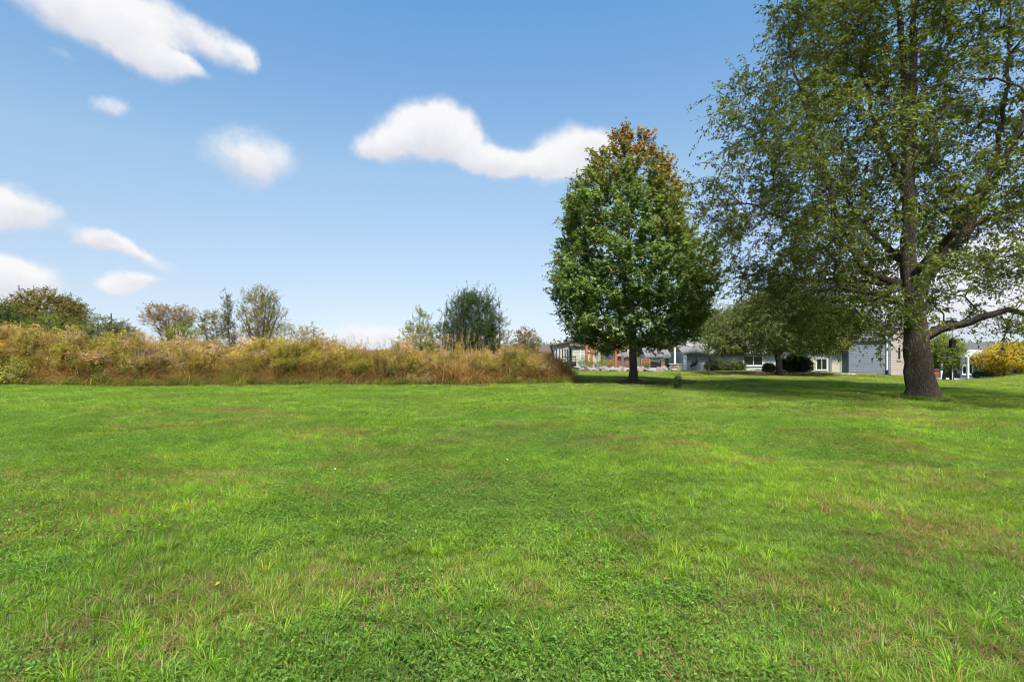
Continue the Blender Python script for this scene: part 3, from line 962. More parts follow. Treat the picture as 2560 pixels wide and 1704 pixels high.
# ------------------------------------------------------------------ the big shade tree
def big_tree():
    D0 = 17.0
    X0 = WX(2303, D0)
    base = np.array([X0, D0, float(gz(X0, D0))])
    rng = np.random.default_rng(2)
    def q(px, py, dy=0.0):
        w = W(px, py, D0)          # limb points as they stand in the plane of the trunk, moved dy nearer or farther
        return [w[0], D0 + dy, w[2]]
    S = Skel(3)
    S.limb([q(2303, 1003), q(2301, 970), q(2294, 905), q(2291, 850), q(2288, 800), q(2284, 740), q(2280, 690, .1), q(2276, 620, .1), q(2272, 560, 0), q(2262, 470, -.1), q(2254, 340, -.2), q(2250, 200, -.2), q(2238, 60, -.2), q(2230, -120, 0), q(2240, -280, 0)],
           [.60, .43, .36, .335, .305, .25, .235, .21, .19, .16, .13, .10, .08, .05], .015, .22, False, .012)
    S.limb([q(2284, 600, .1), q(2292, 500, .25), q(2298, 400, .3), q(2296, 250, .3), q(2308, 90, .4), q(2325, -60, .5), q(2330, -250, .3)], [.17, .16, .14, .12, .1, .06], .015, .25)
    S.limb([q(2296, 735), q(2330, 688, .2), q(2384, 624, .3), q(2440, 566, .4), q(2480, 505, .5), q(2530, 425, .5), q(2580, 330, .7), q(2640, 200, .7), q(2670, 60, .6)], [.20, .19, .17, .15, .13, .11, .08, .05], .015, .25)
    S.limb([q(2440, 566, .4), q(2500, 530, .0), q(2600, 470, -.6), q(2690, 420, -1.2)], [.08, .07, .05], .015)
    S.limb([q(2365, 640, .3), q(2395, 560, -.1), q(2420, 490, -.4), q(2452, 420, -.5), q(2466, 300, -.6), q(2480, 140, -.6), q(2490, 0, -.4)], [.13, .11, .1, .08, .06, .04], .012)
    S.limb([q(2300, 850, -.05), q(2325, 828, -.3), q(2370, 808, -.7), q(2450, 785, -1.0), q(2560, 758, -1.3), q(2660, 720, -1.8)], [.14, .12, .105, .085, .06], .015)
    S.limb([q(2305, 875, .1), q(2335, 855, .5), q(2380, 828, .9), q(2440, 806, 1.4), q(2500, 800, 2.0), q(2600, 790, 2.8)], [.12, .09, .075, .06, .04], .01)
    S.limb([q(2283, 830), q(2262, 798, -.2), q(2235, 770, -.5), q(2180, 752, -.9), q(2100, 742, -1.3), q(2010, 735, -1.7), q(1930, 745, -2.0), q(1860, 775, -2.3)], [.13, .12, .10, .085, .07, .05, .03], .01)
    S.limb([q(2284, 720), q(2240, 705, .3), q(2205, 680, .5), q(2165, 620, .6), q(2125, 530, .6), q(2095, 430, .6), q(2060, 330, .5), q(2020, 200, .5), q(1990, 80, .5)], [.14, .12, .11, .1, .085, .065, .05, .03], .012)
    S.limb([q(2165, 620, .6), q(2110, 570, 1.0), q(2030, 520, 1.5), q(1940, 470, 1.8), q(1860, 470, 2.0)], [.08, .065, .05, .035], .012)
    S.limb([q(2240, 705, .3), q(2160, 690, 1.2), q(2060, 670, 2.2), q(1960, 650, 3.0)], [.08, .06, .045], .012)
    S.limb([q(2276, 660), q(2270, 600, 1.0), q(2275, 520, 2.2), q(2290, 420, 3.4), q(2300, 300, 4.0)], [.12, .1, .08, .05], .012)
    S.limb([q(2280, 690), q(2285, 640, -1.0), q(2270, 570, -2.2), q(2285, 480, -3.2), q(2300, 380, -3.6)], [.12, .1, .08, .05], .012)
    S.limb([q(2262, 470), q(2200, 400, -.4), q(2150, 300, -.6), q(2110, 180, -.8), q(2080, 60, -.8)], [.1, .08, .06, .04], .012)
    zr = [(2.3, 3.4), (3.2, 5.8), (4.4, 6.2), (5.6, 5.8), (6.7, 6.4), (7.8, 5.9), (9.4, 5.2), (11.4, 5.1), (13., 4.5), (15., 3.6), (16.6, 2.0), (17.4, .6)]
    C = crown_points(rng, zr, 1050, X0 - .15, D0, .55, inner=.20, lump=.27, seed=4, power=.62)
    # the air under the right-hand limbs stays open
    openair = (C[:, 0] > X0 + .8) & (C[:, 2] < 4.4) & (rng.uniform(0, 1, len(C)) < .35)
    near = np.hypot(C[:, 0] - X0, C[:, 1] - D0)
    keep = ~openair & ~((near < 1.5) & (C[:, 2] < 6) & (rng.uniform(0, 1, len(C)) < .6))
    front = (C[:, 1] < D0 + .5) & (np.abs(C[:, 0] - X0 - .3) < 3.8) & (C[:, 2] < 11) & (rng.uniform(0, 1, len(C)) < .64)
    C = C[keep & ~front]
    S.clumps(C, step=.3, up=.35, zpen=.5, wob=.05, first=16)
    S.finish(.008, 2.4)
    tips = S.P[np.array(S.tips)]
    ax = lambda P: np.c_[np.full(len(P), X0), np.full(len(P), D0), P[:, 2] * .75 + 1]
    col = colours([(.094, .118, .020), (.074, .096, .019), (.12, .14, .023), (.076, .097, .025), (.15, .145, .032)], [.32, .28, .2, .12, .08], .2)
    lv = spray(rng, tips, ax, 11, 1.0, 24, .112, .44, col, 'simple', outw=.55, upw=.10, droop=.55, upn=.45, rand=.6, spread=.22)
    # sparse sprays along the inner limbs
    inner = S.P[(S.r > .03) & (S.r < .12)]
    inner = inner[rng.uniform(0, 1, len(inner)) < .18]
    l2 = spray(rng, inner, ax, 3, .8, 12, .12, .40, col, 'simple', outw=.4, upw=.2, droop=.5, upn=.5, rand=.7, spread=.15)
    tw = np.vstack([lv[3], l2[3]])
    print('big tree leaves', (len(lv[1]) + len(l2[1])) // 2)
    tree_object('shade_tree', 'tall spreading shade tree with thick furrowed trunk and small drooping leaves', base, S, [lv, l2], M['bark_oak'], M['leaf_big'], tw, seed=5, kbig=28, twr=.0055)


# ------------------------------------------------------------------ the maple
def maple_tree():
    D0 = 26.7
    X0 = WX(1583, D0); cx = WX(1572, D0)
    z0 = float(gz(X0, D0)); base = np.array([X0, D0, z0])
    rng = np.random.default_rng(8)
    S = Skel(9)
    S.limb([(X0, D0, z0 - .1), (X0, D0, z0 + .25), (X0, D0, z0 + 1.2), (X0 - .03, D0, 2.4), (cx + .1, D0, 4.5), (cx, D0 + .1, 7.), (cx + .1, D0, 9.5), (cx + .1, D0, 12.2)], [.34, .24, .19, .18, .14, .10, .06, .03], .012, .3, False, .02)
    zr = [(1.75, 2.0), (2.3, 3.2), (3.2, 3.9), (4.4, 4.2), (5.4, 4.15), (6.6, 3.75), (7.6, 3.5), (9.0, 3.2), (10.2, 2.5), (11.4, 1.7), (12.3, .95), (12.9, .35)]
    C = crown_points(rng, zr, 680, cx, D0, .5, inner=.42, lump=.27, seed=12, power=.45)
    S.clumps(C, step=.35, up=.5, zpen=1.2, wob=.04, first=7)
    S.finish(.009, 2.4)
    tips = S.P[np.array(S.tips)]
    ax = lambda P: np.c_[np.full(len(P), cx), np.full(len(P), D0), P[:, 2] * .7]
    col = colours([(.080, .126, .030), (.060, .10, .026), (.108, .15, .036), (.135, .162, .04)], [.36, .27, .24, .13], .18,
                  (8.6, 12.6, [(.20, .09, .03), (.19, .12, .03), (.16, .15, .03), (.14, .075, .03)], .95, .5, cx, .55))
    lv = spray(rng, tips, ax, 11, .74, 16, .138, .95, col, 'maple', outw=.65, upw=.55, droop=.35, upn=.95, rand=.38, spread=.16)
    # yellower on the side of the neighbour tree
    side = np.clip((lv[0][:, 0] - (cx + 1.2)) / 3.0, 0, 1)[:, None]
    c2 = lv[2] * (1 - side * .0) + side * np.array([.05, .035, -.004])
    print('maple leaves', len(lv[1]) // 4)
    tree_object('maple_tree', 'dense conical maple with green leaves turning rust red at its top', base, S, [(lv[0], lv[1], np.clip(c2, .005, 1))], M['bark_maple'], M['leaf_maple'], lv[3], seed=6, kbig=20)
    # raised ring of bare earth and bark round its foot
    mb = MB()
    rr = np.array([.35, .6, .9, 1.15]); k = 28
    a = np.arange(k) * 2 * np.pi / k
    V = np.vstack([np.c_[X0 + r * np.cos(a), D0 + r * np.sin(a), gz(X0 + r * np.cos(a), D0 + r * np.sin(a)) + h + rng.normal(0, .012, k)] for r, h in zip(rr, (.17, .11, .04, -.02))])
    mb.add(V, [(i * k + j, i * k + (j + 1) % k, (i + 1) * k + (j + 1) % k, (i + 1) * k + j) for i in range(3) for j in range(k)])
    tag(mb.build('earth_mound', M['mulch_dark'], smooth=True), kind='structure')


M['mulch_dark'] = plain('dark_mulch', (.11, .065, .04), .95, .3, 9., .8)
big_tree()
maple_tree()


# ================================================================== tall weeds along the left
M['weed'] = leaf_mat('weed_foliage', .42, inst=True, gloss=.0, vary=.3, gain=1.35, straw=(.30, .20, .085))
M['bush'] = leaf_mat('bush_leaf', .40, gloss=.03, vary=.25, gain=1.35)


def stems(rng, base, top, r, tint, bend=.12):
    n = len(base)
    mid = (base + top) / 2 + rng.normal(0, bend, (n, 3)) * [1, 1, .2]
    V, Q = twig_mesh(np.stack([base, mid, top], 1), r)
    return V, Q, np.zeros((0, 3), int), np.repeat(tint, 9, 0)


def goldenrod(seed, plume, leafc, nst=8, R=.28, h0=1.6, h1=2.05, plume_n=11, plume_len=.26):
    """a clump of tall stalks with narrow leaves and feathery arching heads; unit height about 2 m"""
    rng = np.random.default_rng(seed)
    b = disc(rng, nst, R); h = rng.uniform(h0, h1, nst)
    lean = rng.normal(0, .16, (nst, 2)) + np.array([-.05, 0])
    top = np.c_[b[:, :2] + lean * h[:, None], h]
    parts = [stems(rng, b, top, .006, pal(rng, nst, [(.16, .12, .05), (.12, .10, .04)]), .04)]
    nl = 34
    t_ = rng.uniform(.18, .95, (nst, nl))
    P = b[:, None, :] + (top - b)[:, None, :] * t_[..., None]
    a = rng.uniform(0, 6.283, (nst, nl)); el = rng.normal(-.1, .45, (nst, nl))
    Dv = np.stack([np.cos(a) * np.cos(el), np.sin(a) * np.cos(el), np.sin(el)], -1).reshape(-1, 3)
    n = nst * nl
    L = rng.uniform(.10, .21, n) * (1.15 - .4 * t_.ravel())
    low = t_.ravel() < rng.uniform(.1, .45, n)          # the lower leaves have withered
    c = np.where(low[:, None], pal(rng, n, [(.17, .09, .04), (.11, .055, .03), (.22, .14, .06)]), pal(rng, n, leafc))
    v, f, c = leaf_arrays(P.reshape(-1, 3), Dv, norm(np.array([0, 0, 1.]) + rng.normal(0, .6, (n, 3))), L, L * .27, c)
    parts.append((v, np.zeros((0, 4), int), f, c))
    # plume: arching side sprays with many small florets
    m, k = plume_n, 13
    hh = rng.uniform(-.42, .05, (nst, m)); aa = rng.uniform(0, 6.283, (nst, m)); ll = plume_len * rng.uniform(.5, 1.1, (nst, m)) * (1.0 + hh)
    s = np.linspace(.1, 1, k)[None, None, :]
    px_ = top[:, None, None, 0] + np.cos(aa)[..., None] * ll[..., None] * s - .10 * s ** 2
    py_ = top[:, None, None, 1] + np.sin(aa)[..., None] * ll[..., None] * s
    pz_ = top[:, None, None, 2] + hh[..., None] + ll[..., None] * (.65 * s - .75 * s ** 2)
    P = np.stack([px_, py_, pz_], -1).reshape(-1, 3) + rng.normal(0, .012, (nst * m * k, 3))
    n = len(P)
    L = rng.uniform(.028, .055, n)
    v, f, c = leaf_arrays(P, norm(rng.normal(0, 1, (n, 3)) + [0, 0, .6]), norm(rng.normal(0, 1, (n, 3)) + [0, 0, .5]), L, L * .7, pal(rng, n, plume))
    parts.append((v, np.zeros((0, 4), int), f, c))
    V, fs, C = join(parts)
    return mk_mesh('goldenrod', V, fs, C, (M['weed'],))


def reed_clump(seed, cols, n=110, R=.30, h0=.9, h1=1.9, w=.014, curl=(.3, 1.5), heads=0):
    rng = np.random.default_rng(seed)
    b = disc(rng, n, R); a = np.arctan2(b[:, 1], b[:, 0]) + rng.normal(0, .9, n)
    parts = [blades(rng, b, rng.uniform(h0, h1, n), rng.uniform(.6, 1.4, n) * w, np.c_[np.cos(a), np.sin(a), 0 * a], rng.uniform(.02, .25, n), rng.uniform(*curl, n), pal(rng, n, cols), 6)]
    if heads:
        b2 = disc(rng, heads, R); h = rng.uniform(1.7, 2.2, heads)
        top = np.c_[b2[:, :2] + rng.normal(0, .15, (heads, 2)), h]
        parts.append(stems(rng, b2, top, .004, pal(rng, heads, [(.30, .22, .11)]), .05))
        k = 26
        t_ = rng.uniform(-.32, .02, (heads, k)); P = np.repeat(top, k, 0); P[:, 2] += t_.ravel(); P[:, :2] += rng.normal(0, .025, (heads * k, 2))
        m = len(P); L = rng.uniform(.03, .06, m)
        v, f, c = leaf_arrays(P, norm(rng.normal(0, .5, (m, 3)) + [0, 0, .5]), norm(rng.normal(0, 1, (m, 3))), L, L * .35, pal(rng, m, [(.36, .27, .17), (.28, .18, .10)]))
        parts.append((v, np.zeros((0, 4), int), f, c))
    V, fs, C = join(parts)
    return mk_mesh('reed_clump', V, fs, C, (M['weed'],))


def leafy_weed(seed, cols, n=520, R=.42, H=1.3, L0=.05, L1=.11, ratio=.45, droop=.2):
    """a rounded leafy weed; leaves on a dozen stalks"""
    rng = np.random.default_rng(seed)
    k = 13
    b = disc(rng, k, R * .35); a = rng.uniform(0, 6.283, k); q = rng.uniform(.2, 1, k) * R
    top = np.c_[np.cos(a) * q, np.sin(a) * q, H * (1 - .45 * (q / R) ** 2) * rng.uniform(.75, 1.05, k)]
    parts = [stems(rng, b, top, .006, pal(rng, k, [(.12, .085, .045)]), .05)]
    i = rng.integers(0, k, n); t_ = rng.uniform(.15, 1.03, n)
    P = b[i] + (top - b)[i] * t_[:, None] + rng.normal(0, .05, (n, 3))
    L = rng.uniform(L0, L1, n)
    v, f, c = leaf_arrays(P, norm(rng.normal(0, 1, (n, 3)) + [0, 0, -droop]), norm(rng.normal(0, .5, (n, 3)) + [0, 0, .8]), L, L * ratio, pal(rng, n, cols))
    parts.append((v, np.zeros((0, 4), int), f, c))
    V, fs, C = join(parts)
    return mk_mesh('leafy_weed', V, fs, C, (M['weed'],))


GOLDLEAF = [(.095, .155, .03), (.145, .185, .035), (.085, .135, .03), (.22, .19, .05)]
thicket_src = []
thicket_src += [goldenrod(500 + k, [(.30, .25, .07), (.27, .20, .06), (.25, .22, .05)], GOLDLEAF) for k in range(3)]                          # 0-2 ochre heads
thicket_src += [goldenrod(510 + k, [(.42, .33, .24), (.36, .27, .18), (.30, .22, .14)], GOLDLEAF, plume_len=.30) for k in range(3)]              # 3-5 fluffy tan seed heads
thicket_src += [goldenrod(520 + k, [(.24, .23, .05), (.19, .19, .04), (.30, .24, .07)], [(.12, .17, .03), (.09, .135, .028), (.17, .19, .04)], nst=9) for k in range(2)]          # 6-7 green-gold
thicket_src += [reed_clump(530 + k, [(.34, .25, .12), (.26, .17, .08), (.20, .11, .055), (.15, .14, .04)], heads=4) for k in range(3)]           # 8-10 straw reeds
thicket_src += [reed_clump(540 + k, [(.19, .10, .05), (.13, .065, .035), (.27, .18, .09)], n=120, h0=.5, h1=1.1, w=.02, curl=(.8, 2.2)) for k in range(3)]   # 11-13 collapsed brown
thicket_src += [leafy_weed(550 + k, [(.15, .075, .04), (.10, .05, .03), (.20, .12, .06), (.09, .09, .03)], n=420, H=1.2, L0=.06, L1=.13, ratio=.3, droop=.9) for k in range(2)]  # 14-15 withered red-brown
thicket_src += [leafy_weed(560 + k, [(.07, .12, .025), (.095, .145, .03), (.055, .09, .025)], H=1.25) for k in range(2)]                          # 16-17 green leafy
thicket_src += [reed_clump(570, [(.12, .18, .03), (.16, .21, .04), (.28, .23, .10)], n=110, h0=.5, h1=1.0, w=.012, curl=(.5, 1.6))]              # 18 green grass at the foot
TOP = np.array([[-600, 3.0], [-100, 2.85], [30, 2.75], [100, 2.6], [200, 2.55], [300, 2.35], [420, 2.25], [560, 2.15], [700, 2.25], [790, 2.2], [860, 1.95], [930, 1.72], [985, 2.05], [1080, 2.1], [1200, 1.75], [1270, 1.95], [1330, 1.8], [1375, 1.5], [1400, 1.1], [1418, .8]])


def build_thicket():
    rng = np.random.default_rng(77)
    P, I, S, T_, D_, Y_ = [], [], [], [], [], []
    def put(px, D, idx, h, unit=2.0, tone=(.6, 1.45), dry=0.0, wide=1.0):
        n = len(px); x = WX(px, D)
        P.append(np.c_[x, D, gz(x, D) - .02]); I.append(idx)
        s = h / unit
        S.append(np.c_[np.maximum(s, .8) * wide, np.maximum(s, .8) * wide, s]); T_.append(rng.uniform(*tone, n)); D_.append(np.broadcast_to(dry, (n,))); Y_.append(rng.uniform(0, .45, n))
    def hh(px):
        return np.interp(px, TOP[:, 0], TOP[:, 1]) * .83
    # the stand itself, rank behind rank
    for depth0, depth1, n in ((.4, 1.6, 1000), (1.6, 4, 1500), (4, 9, 1500), (9, 22, 1800)):
        px = rng.uniform(-620, 1408, n); D = edge_front(px) + rng.uniform(depth0, depth1, n)
        zone = fbm(WX(px, D) * .35, D * .5, 401, 2); zone2 = fbm(WX(px, D) * .5 + 30, D * .5, 431, 2)
        r = rng.uniform(0, 1, n)
        right = np.clip((px - 750) / 500, 0, 1)
        zone = zone + rng.normal(0, .09, n)
        idx = np.where(zone > .67, rng.integers(0, 3, n), np.where(zone > .57, rng.integers(3, 6, n), rng.integers(6, 8, n)))
        idx = np.where(r < .12 + .40 * right * (zone2 > .4), rng.integers(8, 11, n), idx)
        idx = np.where((r > .82) & (zone2 > .45), rng.integers(16, 18, n), idx)
        h = hh(px) * (1 + rng.normal(-.08, .12, n)) * np.clip(.62 + .25 * (D - edge_front(px)), .62, 1.0) * (.78 + .40 * fbm(px / 34., px * 0 + 7, 11, 2))
        h = np.where(D - edge_front(px) > 4, np.minimum(h, hh(px) * .97), h)
        put(px, D, idx, np.clip(h, .7, 3.3), 1.95)
    # single stalks and reed heads that overtop the rest
    n = 260
    px = rng.uniform(-500, 1405, n); D = edge_front(px) + rng.uniform(.6, 5, n)
    put(px, D, np.where(rng.uniform(0, 1, n) < .55, rng.integers(8, 11, n), rng.integers(0, 8, n)), hh(px) * rng.uniform(1.02, 1.3, n), 1.95, wide=.55)
    # withered skirts in front
    n = 1500
    px = rng.uniform(-400, 1416, n); D = edge_front(px) + rng.uniform(-.15, 1.5, n)
    zone = fbm(WX(px, D) * .6, D * .3, 451, 2); r = np.clip(rng.uniform(0, 1, n) + (vnoise(px / 55., px * 0, 23) - .5) * .9, 0, 1)
    idx = np.where(r < .42, rng.integers(11, 14, n), np.where(r < .62, rng.integers(14, 16, n), np.where(r < .80, rng.integers(8, 11, n), np.where(zone > .5, rng.integers(16, 18, n), 18))))
    u = np.select([(idx >= 11) & (idx < 14), (idx >= 14) & (idx < 16), (idx >= 8) & (idx < 11), idx == 18], [.8, 1.2, 1.7, .8], 1.25)
    h = np.select([(idx >= 11) & (idx < 14), (idx >= 14) & (idx < 16), (idx >= 8) & (idx < 11), idx == 18], [.62, .85, 1.25, .6], .8) * rng.uniform(.5, 1.6, n)
    put(px, D, idx, h, u, tone=(.55, 1.4))
    n = 640
    px = rng.uniform(-400, 1424, n); D = edge_front(px) + rng.normal(-.15, .4, n)
    put(px, D, np.full(n, 18), rng.uniform(.18, .7, n), .8, tone=(.5, 1.15))
    P_ = np.vstack(P); n = len(P_)
    rot = np.c_[rng.normal(0, .07, n), rng.normal(-.03, .07, n), rng.uniform(0, 6.283, n)]
    print('thicket instances', n)
    scatter('weed_thicket', thicket_src, P_, rot, np.vstack(S), np.concatenate(I), dict(tone=np.concatenate(T_), dry=np.concatenate(D_), yel=np.concatenate(Y_)),
            'tall autumn goldenrod and dry grass thicket edging the lawn', 'weeds')


build_thicket()


# ------------------------------------------------------------------ bushes
def bush(name, label, px, py, D, w, h, cols, leaf=.07, ratio=.5, n=90, ntw=6, tl=.35, per=9, cat='shrub', group=None, upw=.3, zbase=None, shape='simple', seed=None, prof=None, barkm=None, depth=None):
    """a shrub w wide and h tall whose foot is at photo column px, D metres away"""
    sd = seed if seed is not None else int(px * 7 + D * 13) % 9973
    rng = np.random.default_rng(sd)
    x = WX(px, D); z = float(gz(x, D)) if zbase is None else zbase
    S = Skel(sd + 1)
    S.limb([(x, D, z - .05), (x, D, z + h * .2), (x + .02, D, z + h * .45)], [.03 * w ** .5, .025 * w ** .5], .012, .12, False, .01)
    pr = prof or [(0.08, .62), (.25, .95), (.5, 1.0), (.75, .8), (.92, .45), (1.0, .12)]
    C = crown_points(rng, [(z + a * h, b * w * .5) for a, b in pr], n, x, D, min(w, h) * .09, inner=.25, lump=.2, seed=sd, power=.5, squash=(1, depth or 1))
    S.clumps(C, step=.12, up=.3, zpen=.8, wob=.01)
    S.finish(.004, 2.4)
    tips = S.P[np.array(S.tips)]
    ax = lambda P: np.c_[np.full(len(P), x), np.full(len(P), D), np.full(len(P), z + h * .3)]
    lv = spray(rng, tips, ax, ntw, tl, per, leaf, ratio, cols if callable(cols) else colours(cols), shape, outw=.7, upw=upw, droop=.2, upn=.7, rand=.45, spread=tl * .25)
    return tree_object(name, label, (x, D, z), S, [lv], barkm or M['bark_far'], M['bush'], lv[3], group, sd, cat, kbig=8, twr=.003)


bush('yellow_bush', 'yellow-green bush low at the left end of the weed thicket', 25, 950, 23.9, 1.5, 1.15, [(.22, .25, .03), (.30, .29, .035), (.14, .19, .03), (.34, .27, .05)], .10, .38, 90, 5, .4, 9, upw=.1)
bush('blooming_goldenrod', 'bright yellow goldenrod clump rising above the thicket near its left end', 68, 850, 25.4, .95, 2.7, [(.42, .32, .03), (.36, .29, .03), (.22, .22, .04)], .05, .5, 80, 6, .22, 10, prof=[(.5, .2), (.66, .8), (.82, 1.0), (.95, .7), (1.0, .2)])
bush('blooming_goldenrod', 'smaller yellow goldenrod clump in the thicket below the rounded olive tree', 200, 850, 25.6, .8, 2.45, [(.40, .30, .04), (.30, .25, .04), (.20, .18, .05)], .05, .5, 60, 6, .2, 9, prof=[(.6, .2), (.75, .8), (.9, 1.0), (1.0, .2)])
bush('golden_shrub', 'small golden shrub at the foot of the thicket below the vase-shaped tree', 472, 958, 24.7, .75, .7, [(.28, .22, .04), (.34, .22, .035), (.16, .18, .04)], .06, .45, 60, 6, .22, 8)
bush('dark_green_bush', 'dark green bush in the weed thicket below the pale yellow-green sapling', 1003, 945, 25.3, 1.55, 1.05, [(.035, .075, .018), (.05, .095, .022), (.025, .055, .016)], .09, .4, 110, 6, .4, 9, upw=.1)
bush('fallen_reeds', 'patch of pale flattened reed leaves at the foot of the dark green bush', 1040, 955, 25.0, 1.9, .42, [(.30, .27, .13), (.36, .30, .17), (.16, .19, .06), (.24, .15, .08)], .16, .12, 80, 5, .4, 6, cat='reeds', upw=.0)
bush('sapling', 'small young leafy sapling standing alone on the lawn right of the maple', 1694, 970, 21.6, (.24), .60, [(.075, .14, .025), (.11, .17, .03), (.16, .17, .05)], .06, .5, 36, 6, .12, 7, cat='sapling', upw=.8, prof=[(.06, .6), (.35, .9), (.6, 1.0), (.85, .6), (1.0, .15)])


# ------------------------------------------------------------------ trees beyond the thicket
def far_tree(name, label, px, D, top, bottom, w, cols, n=120, ntw=5, tl=1.0, per=8, leaf=.22, ratio=.55, prof=None, trunk=None, upw=.35, outw=.7, droop=.2, group=None, seed=None, inner=.3, tr=.18, fork=None, lump=.2, zgrad=None, power=.55, cat='tree', leafm=None, barkm=None, minr=.0, px_top=None, upn=.7, zpen=.8):
    """top, bottom: photo rows of the crown's top and underside"""
    sd = seed if seed is not None else int(px * 3 + D * 11) % 9973
    rng = np.random.default_rng(sd)
    x = WX(px, D); z = float(gz(x, D)); zt = CAMH + (HZ - top) / F * D; zb = CAMH + (HZ - bottom) / F * D
    xt = x if px_top is None else WX(px_top, D)
    S = Skel(sd + 1)
    zf = trunk if trunk is not None else zb + .25 * (zt - zb)
    if fork:
        S.limb([(x, D, z - .1), (x, D, z + .4), (x, D, zf)], [tr * 1.35, tr, tr * .9], tr * .8, .4, False, .02)
        for a, el, ln in fork:
            d = np.array([math.cos(a) * math.cos(el), math.sin(a) * math.cos(el), math.sin(el)])
            m = np.array([x, D, zf])
            S.limb([m, m + d * ln * .45 + [0, 0, -.05 * ln], m + d * ln + [0, 0, .12 * ln]], [tr * .6, tr * .4], tr * .12, .4)
    else:
        S.limb([(x, D, z - .1), (x, D, z + .3), (x, D, zf), ((x + xt) / 2, D, (zf + zt) / 2), (xt, D, zt - .12 * (zt - zb))], [tr * 1.4, tr, tr * .85, tr * .45], tr * .1, .4, False, .03)
    pr = prof or [(0, .45), (.2, .85), (.45, 1.0), (.7, .85), (.88, .5), (1.0, .12)]
    C = crown_points(rng, [(zb + a * (zt - zb), b * w * .5) for a, b in pr], n, 0, D, .055 * w, inner=inner, lump=lump, seed=sd, power=power)
    C[:, 0] += np.interp(C[:, 2], [zb, zt], [x, xt])
    S.clumps(C, step=max(.25, w * .05), up=.4, zpen=zpen, wob=.04, first=2)
    S.finish(max(.008, tr * .05), 2.3)
    tips = S.P[np.array(S.tips)]
    ax = lambda P: np.c_[np.interp(P[:, 2], [zb, zt], [x, xt]), np.full(len(P), D), zb + (P[:, 2] - zb) * .6]
    lv = spray(rng, tips, ax, ntw, tl, per, leaf, ratio, cols if callable(cols) else colours(cols, zgrad=zgrad), 'simple', outw=outw, upw=upw, droop=droop, upn=upn, rand=.5, spread=tl * .3)
    return tree_object(name, label, (x, D, z), S, [lv], barkm or M['bark_far'], leafm or M['leaf_far'], lv[3], group, sd, cat, minr=minr, kbig=10, twr=max(.006, D * .0001))


GB = 'trees beyond the weed thicket'
OAK = [(.15, .115, .035), (.125, .11, .03), (.18, .13, .045), (.10, .10, .03)]
OLIVE = [(.12, .135, .03), (.15, .15, .035), (.095, .115, .03)]
DARKG = [(.055, .085, .025), (.07, .10, .03), (.045, .07, .025)]
fan = lambda n, e0, ln, sd: [(random.Random(sd + k).uniform(0, 6.28), random.Random(sd * 3 + k).uniform(e0, 1.5), ln * random.Random(sd * 7 + k).uniform(.8, 1.1)) for k in range(n)]
far_tree('dark_tree', 'dark green tree cut by the left picture edge behind the thicket', 5, 72, 756, 850, 5.5, DARKG, 110, 6, 1.0, 9, .24, group=GB)
far_tree('oak_tree', 'wide domed oak with thin brown foliage left of the thicket skyline', 112, 80, 731, 842, 10.6, OAK, 330, 8, 1.3, 11, .30, prof=[(0, .55), (.25, .95), (.5, 1.0), (.72, .84), (.9, .5), (1., .15)], trunk=2.6, tr=.34, fork=fan(7, .35, 5., 3), group=GB)
far_tree('olive_tree', 'low olive-green tree in front of the domed brown oak', 130, 62, 786, 860, 8.5, OLIVE, 120, 6, 1.0, 9, .2, group=GB)
far_tree('rounded_tree', 'low rounded olive tree with bare twig tips beside a thin pole', 245, 66, 790, 866, 6.2, [(.10, .12, .03), (.13, .13, .035), (.08, .10, .03)], 130, 6, .9, 9, .2, group=GB)
far_tree('rounded_tree', 'smaller olive tree leaning down to the right of the thin pole', 300, 70, 806, 866, 4.6, [(.10, .105, .03), (.13, .12, .035)], 80, 6, .8, 9, .2, group=GB)
far_tree('vase_tree', 'vase-shaped tree with bare spreading branches and sparse brown leaves', 428, 60, 762, 850, 5.4, [(.22, .14, .07), (.17, .12, .05), (.24, .17, .10)], 150, 6, .8, 9, .17, ratio=.5, prof=[(0, .25), (.3, .6), (.55, .95), (.8, 1.0), (.93, .8), (1., .4)], trunk=1.5, tr=.2, fork=fan(11, .75, 4., 5), group=GB, inner=.35, upw=.5)
far_tree('yellow_green_bush_tree', 'yellow-green leafy tree at the foot of the vase-shaped bare tree', 455, 52, 806, 862, 3.0, [(.17, .19, .03), (.22, .21, .035), (.12, .15, .03)], 70, 6, .6, 9, .14, group=GB)
far_tree('thin_tree', 'thin forked tree left of the slender poplar with sparse olive leaves', 530, 56, 782, 862, 3.6, [(.15, .13, .04), (.20, .15, .05), (.11, .12, .035)], 90, 6, .7, 9, .15, prof=[(0, .3), (.3, .7), (.6, 1.0), (.85, .9), (1., .4)], trunk=1.2, tr=.1, fork=fan(6, .7, 3., 8), upw=.6, group=GB)
far_tree('slender_tree', 'slender upright tree rising highest left of the broad cottonwood', 574, 55, 718, 862, 1.25, [(.10, .115, .035), (.13, .12, .04), (.09, .085, .035)], 110, 5, .5, 8, .12, prof=[(0, 1.0), (.3, 1.0), (.55, .75), (.8, .6), (1., .3)], trunk=2., tr=.1, upw=1.0, outw=.35, px_top=567, group=GB)
far_tree('cottonwood', 'broad cottonwood with upswept branches and thin gold-green leaves', 652, 55, 722, 866, 4.5, [(.17, .15, .04), (.21, .17, .05), (.13, .135, .035), (.24, .17, .06)], 260, 6, .8, 9, .14, prof=[(0, .6), (.2, .85), (.45, 1.0), (.7, 1.0), (.88, .8), (1., .4)], trunk=1.4, tr=.16, fork=fan(12, .95, 5., 12), upw=.9, outw=.45, group=GB, inner=.15, power=.7)
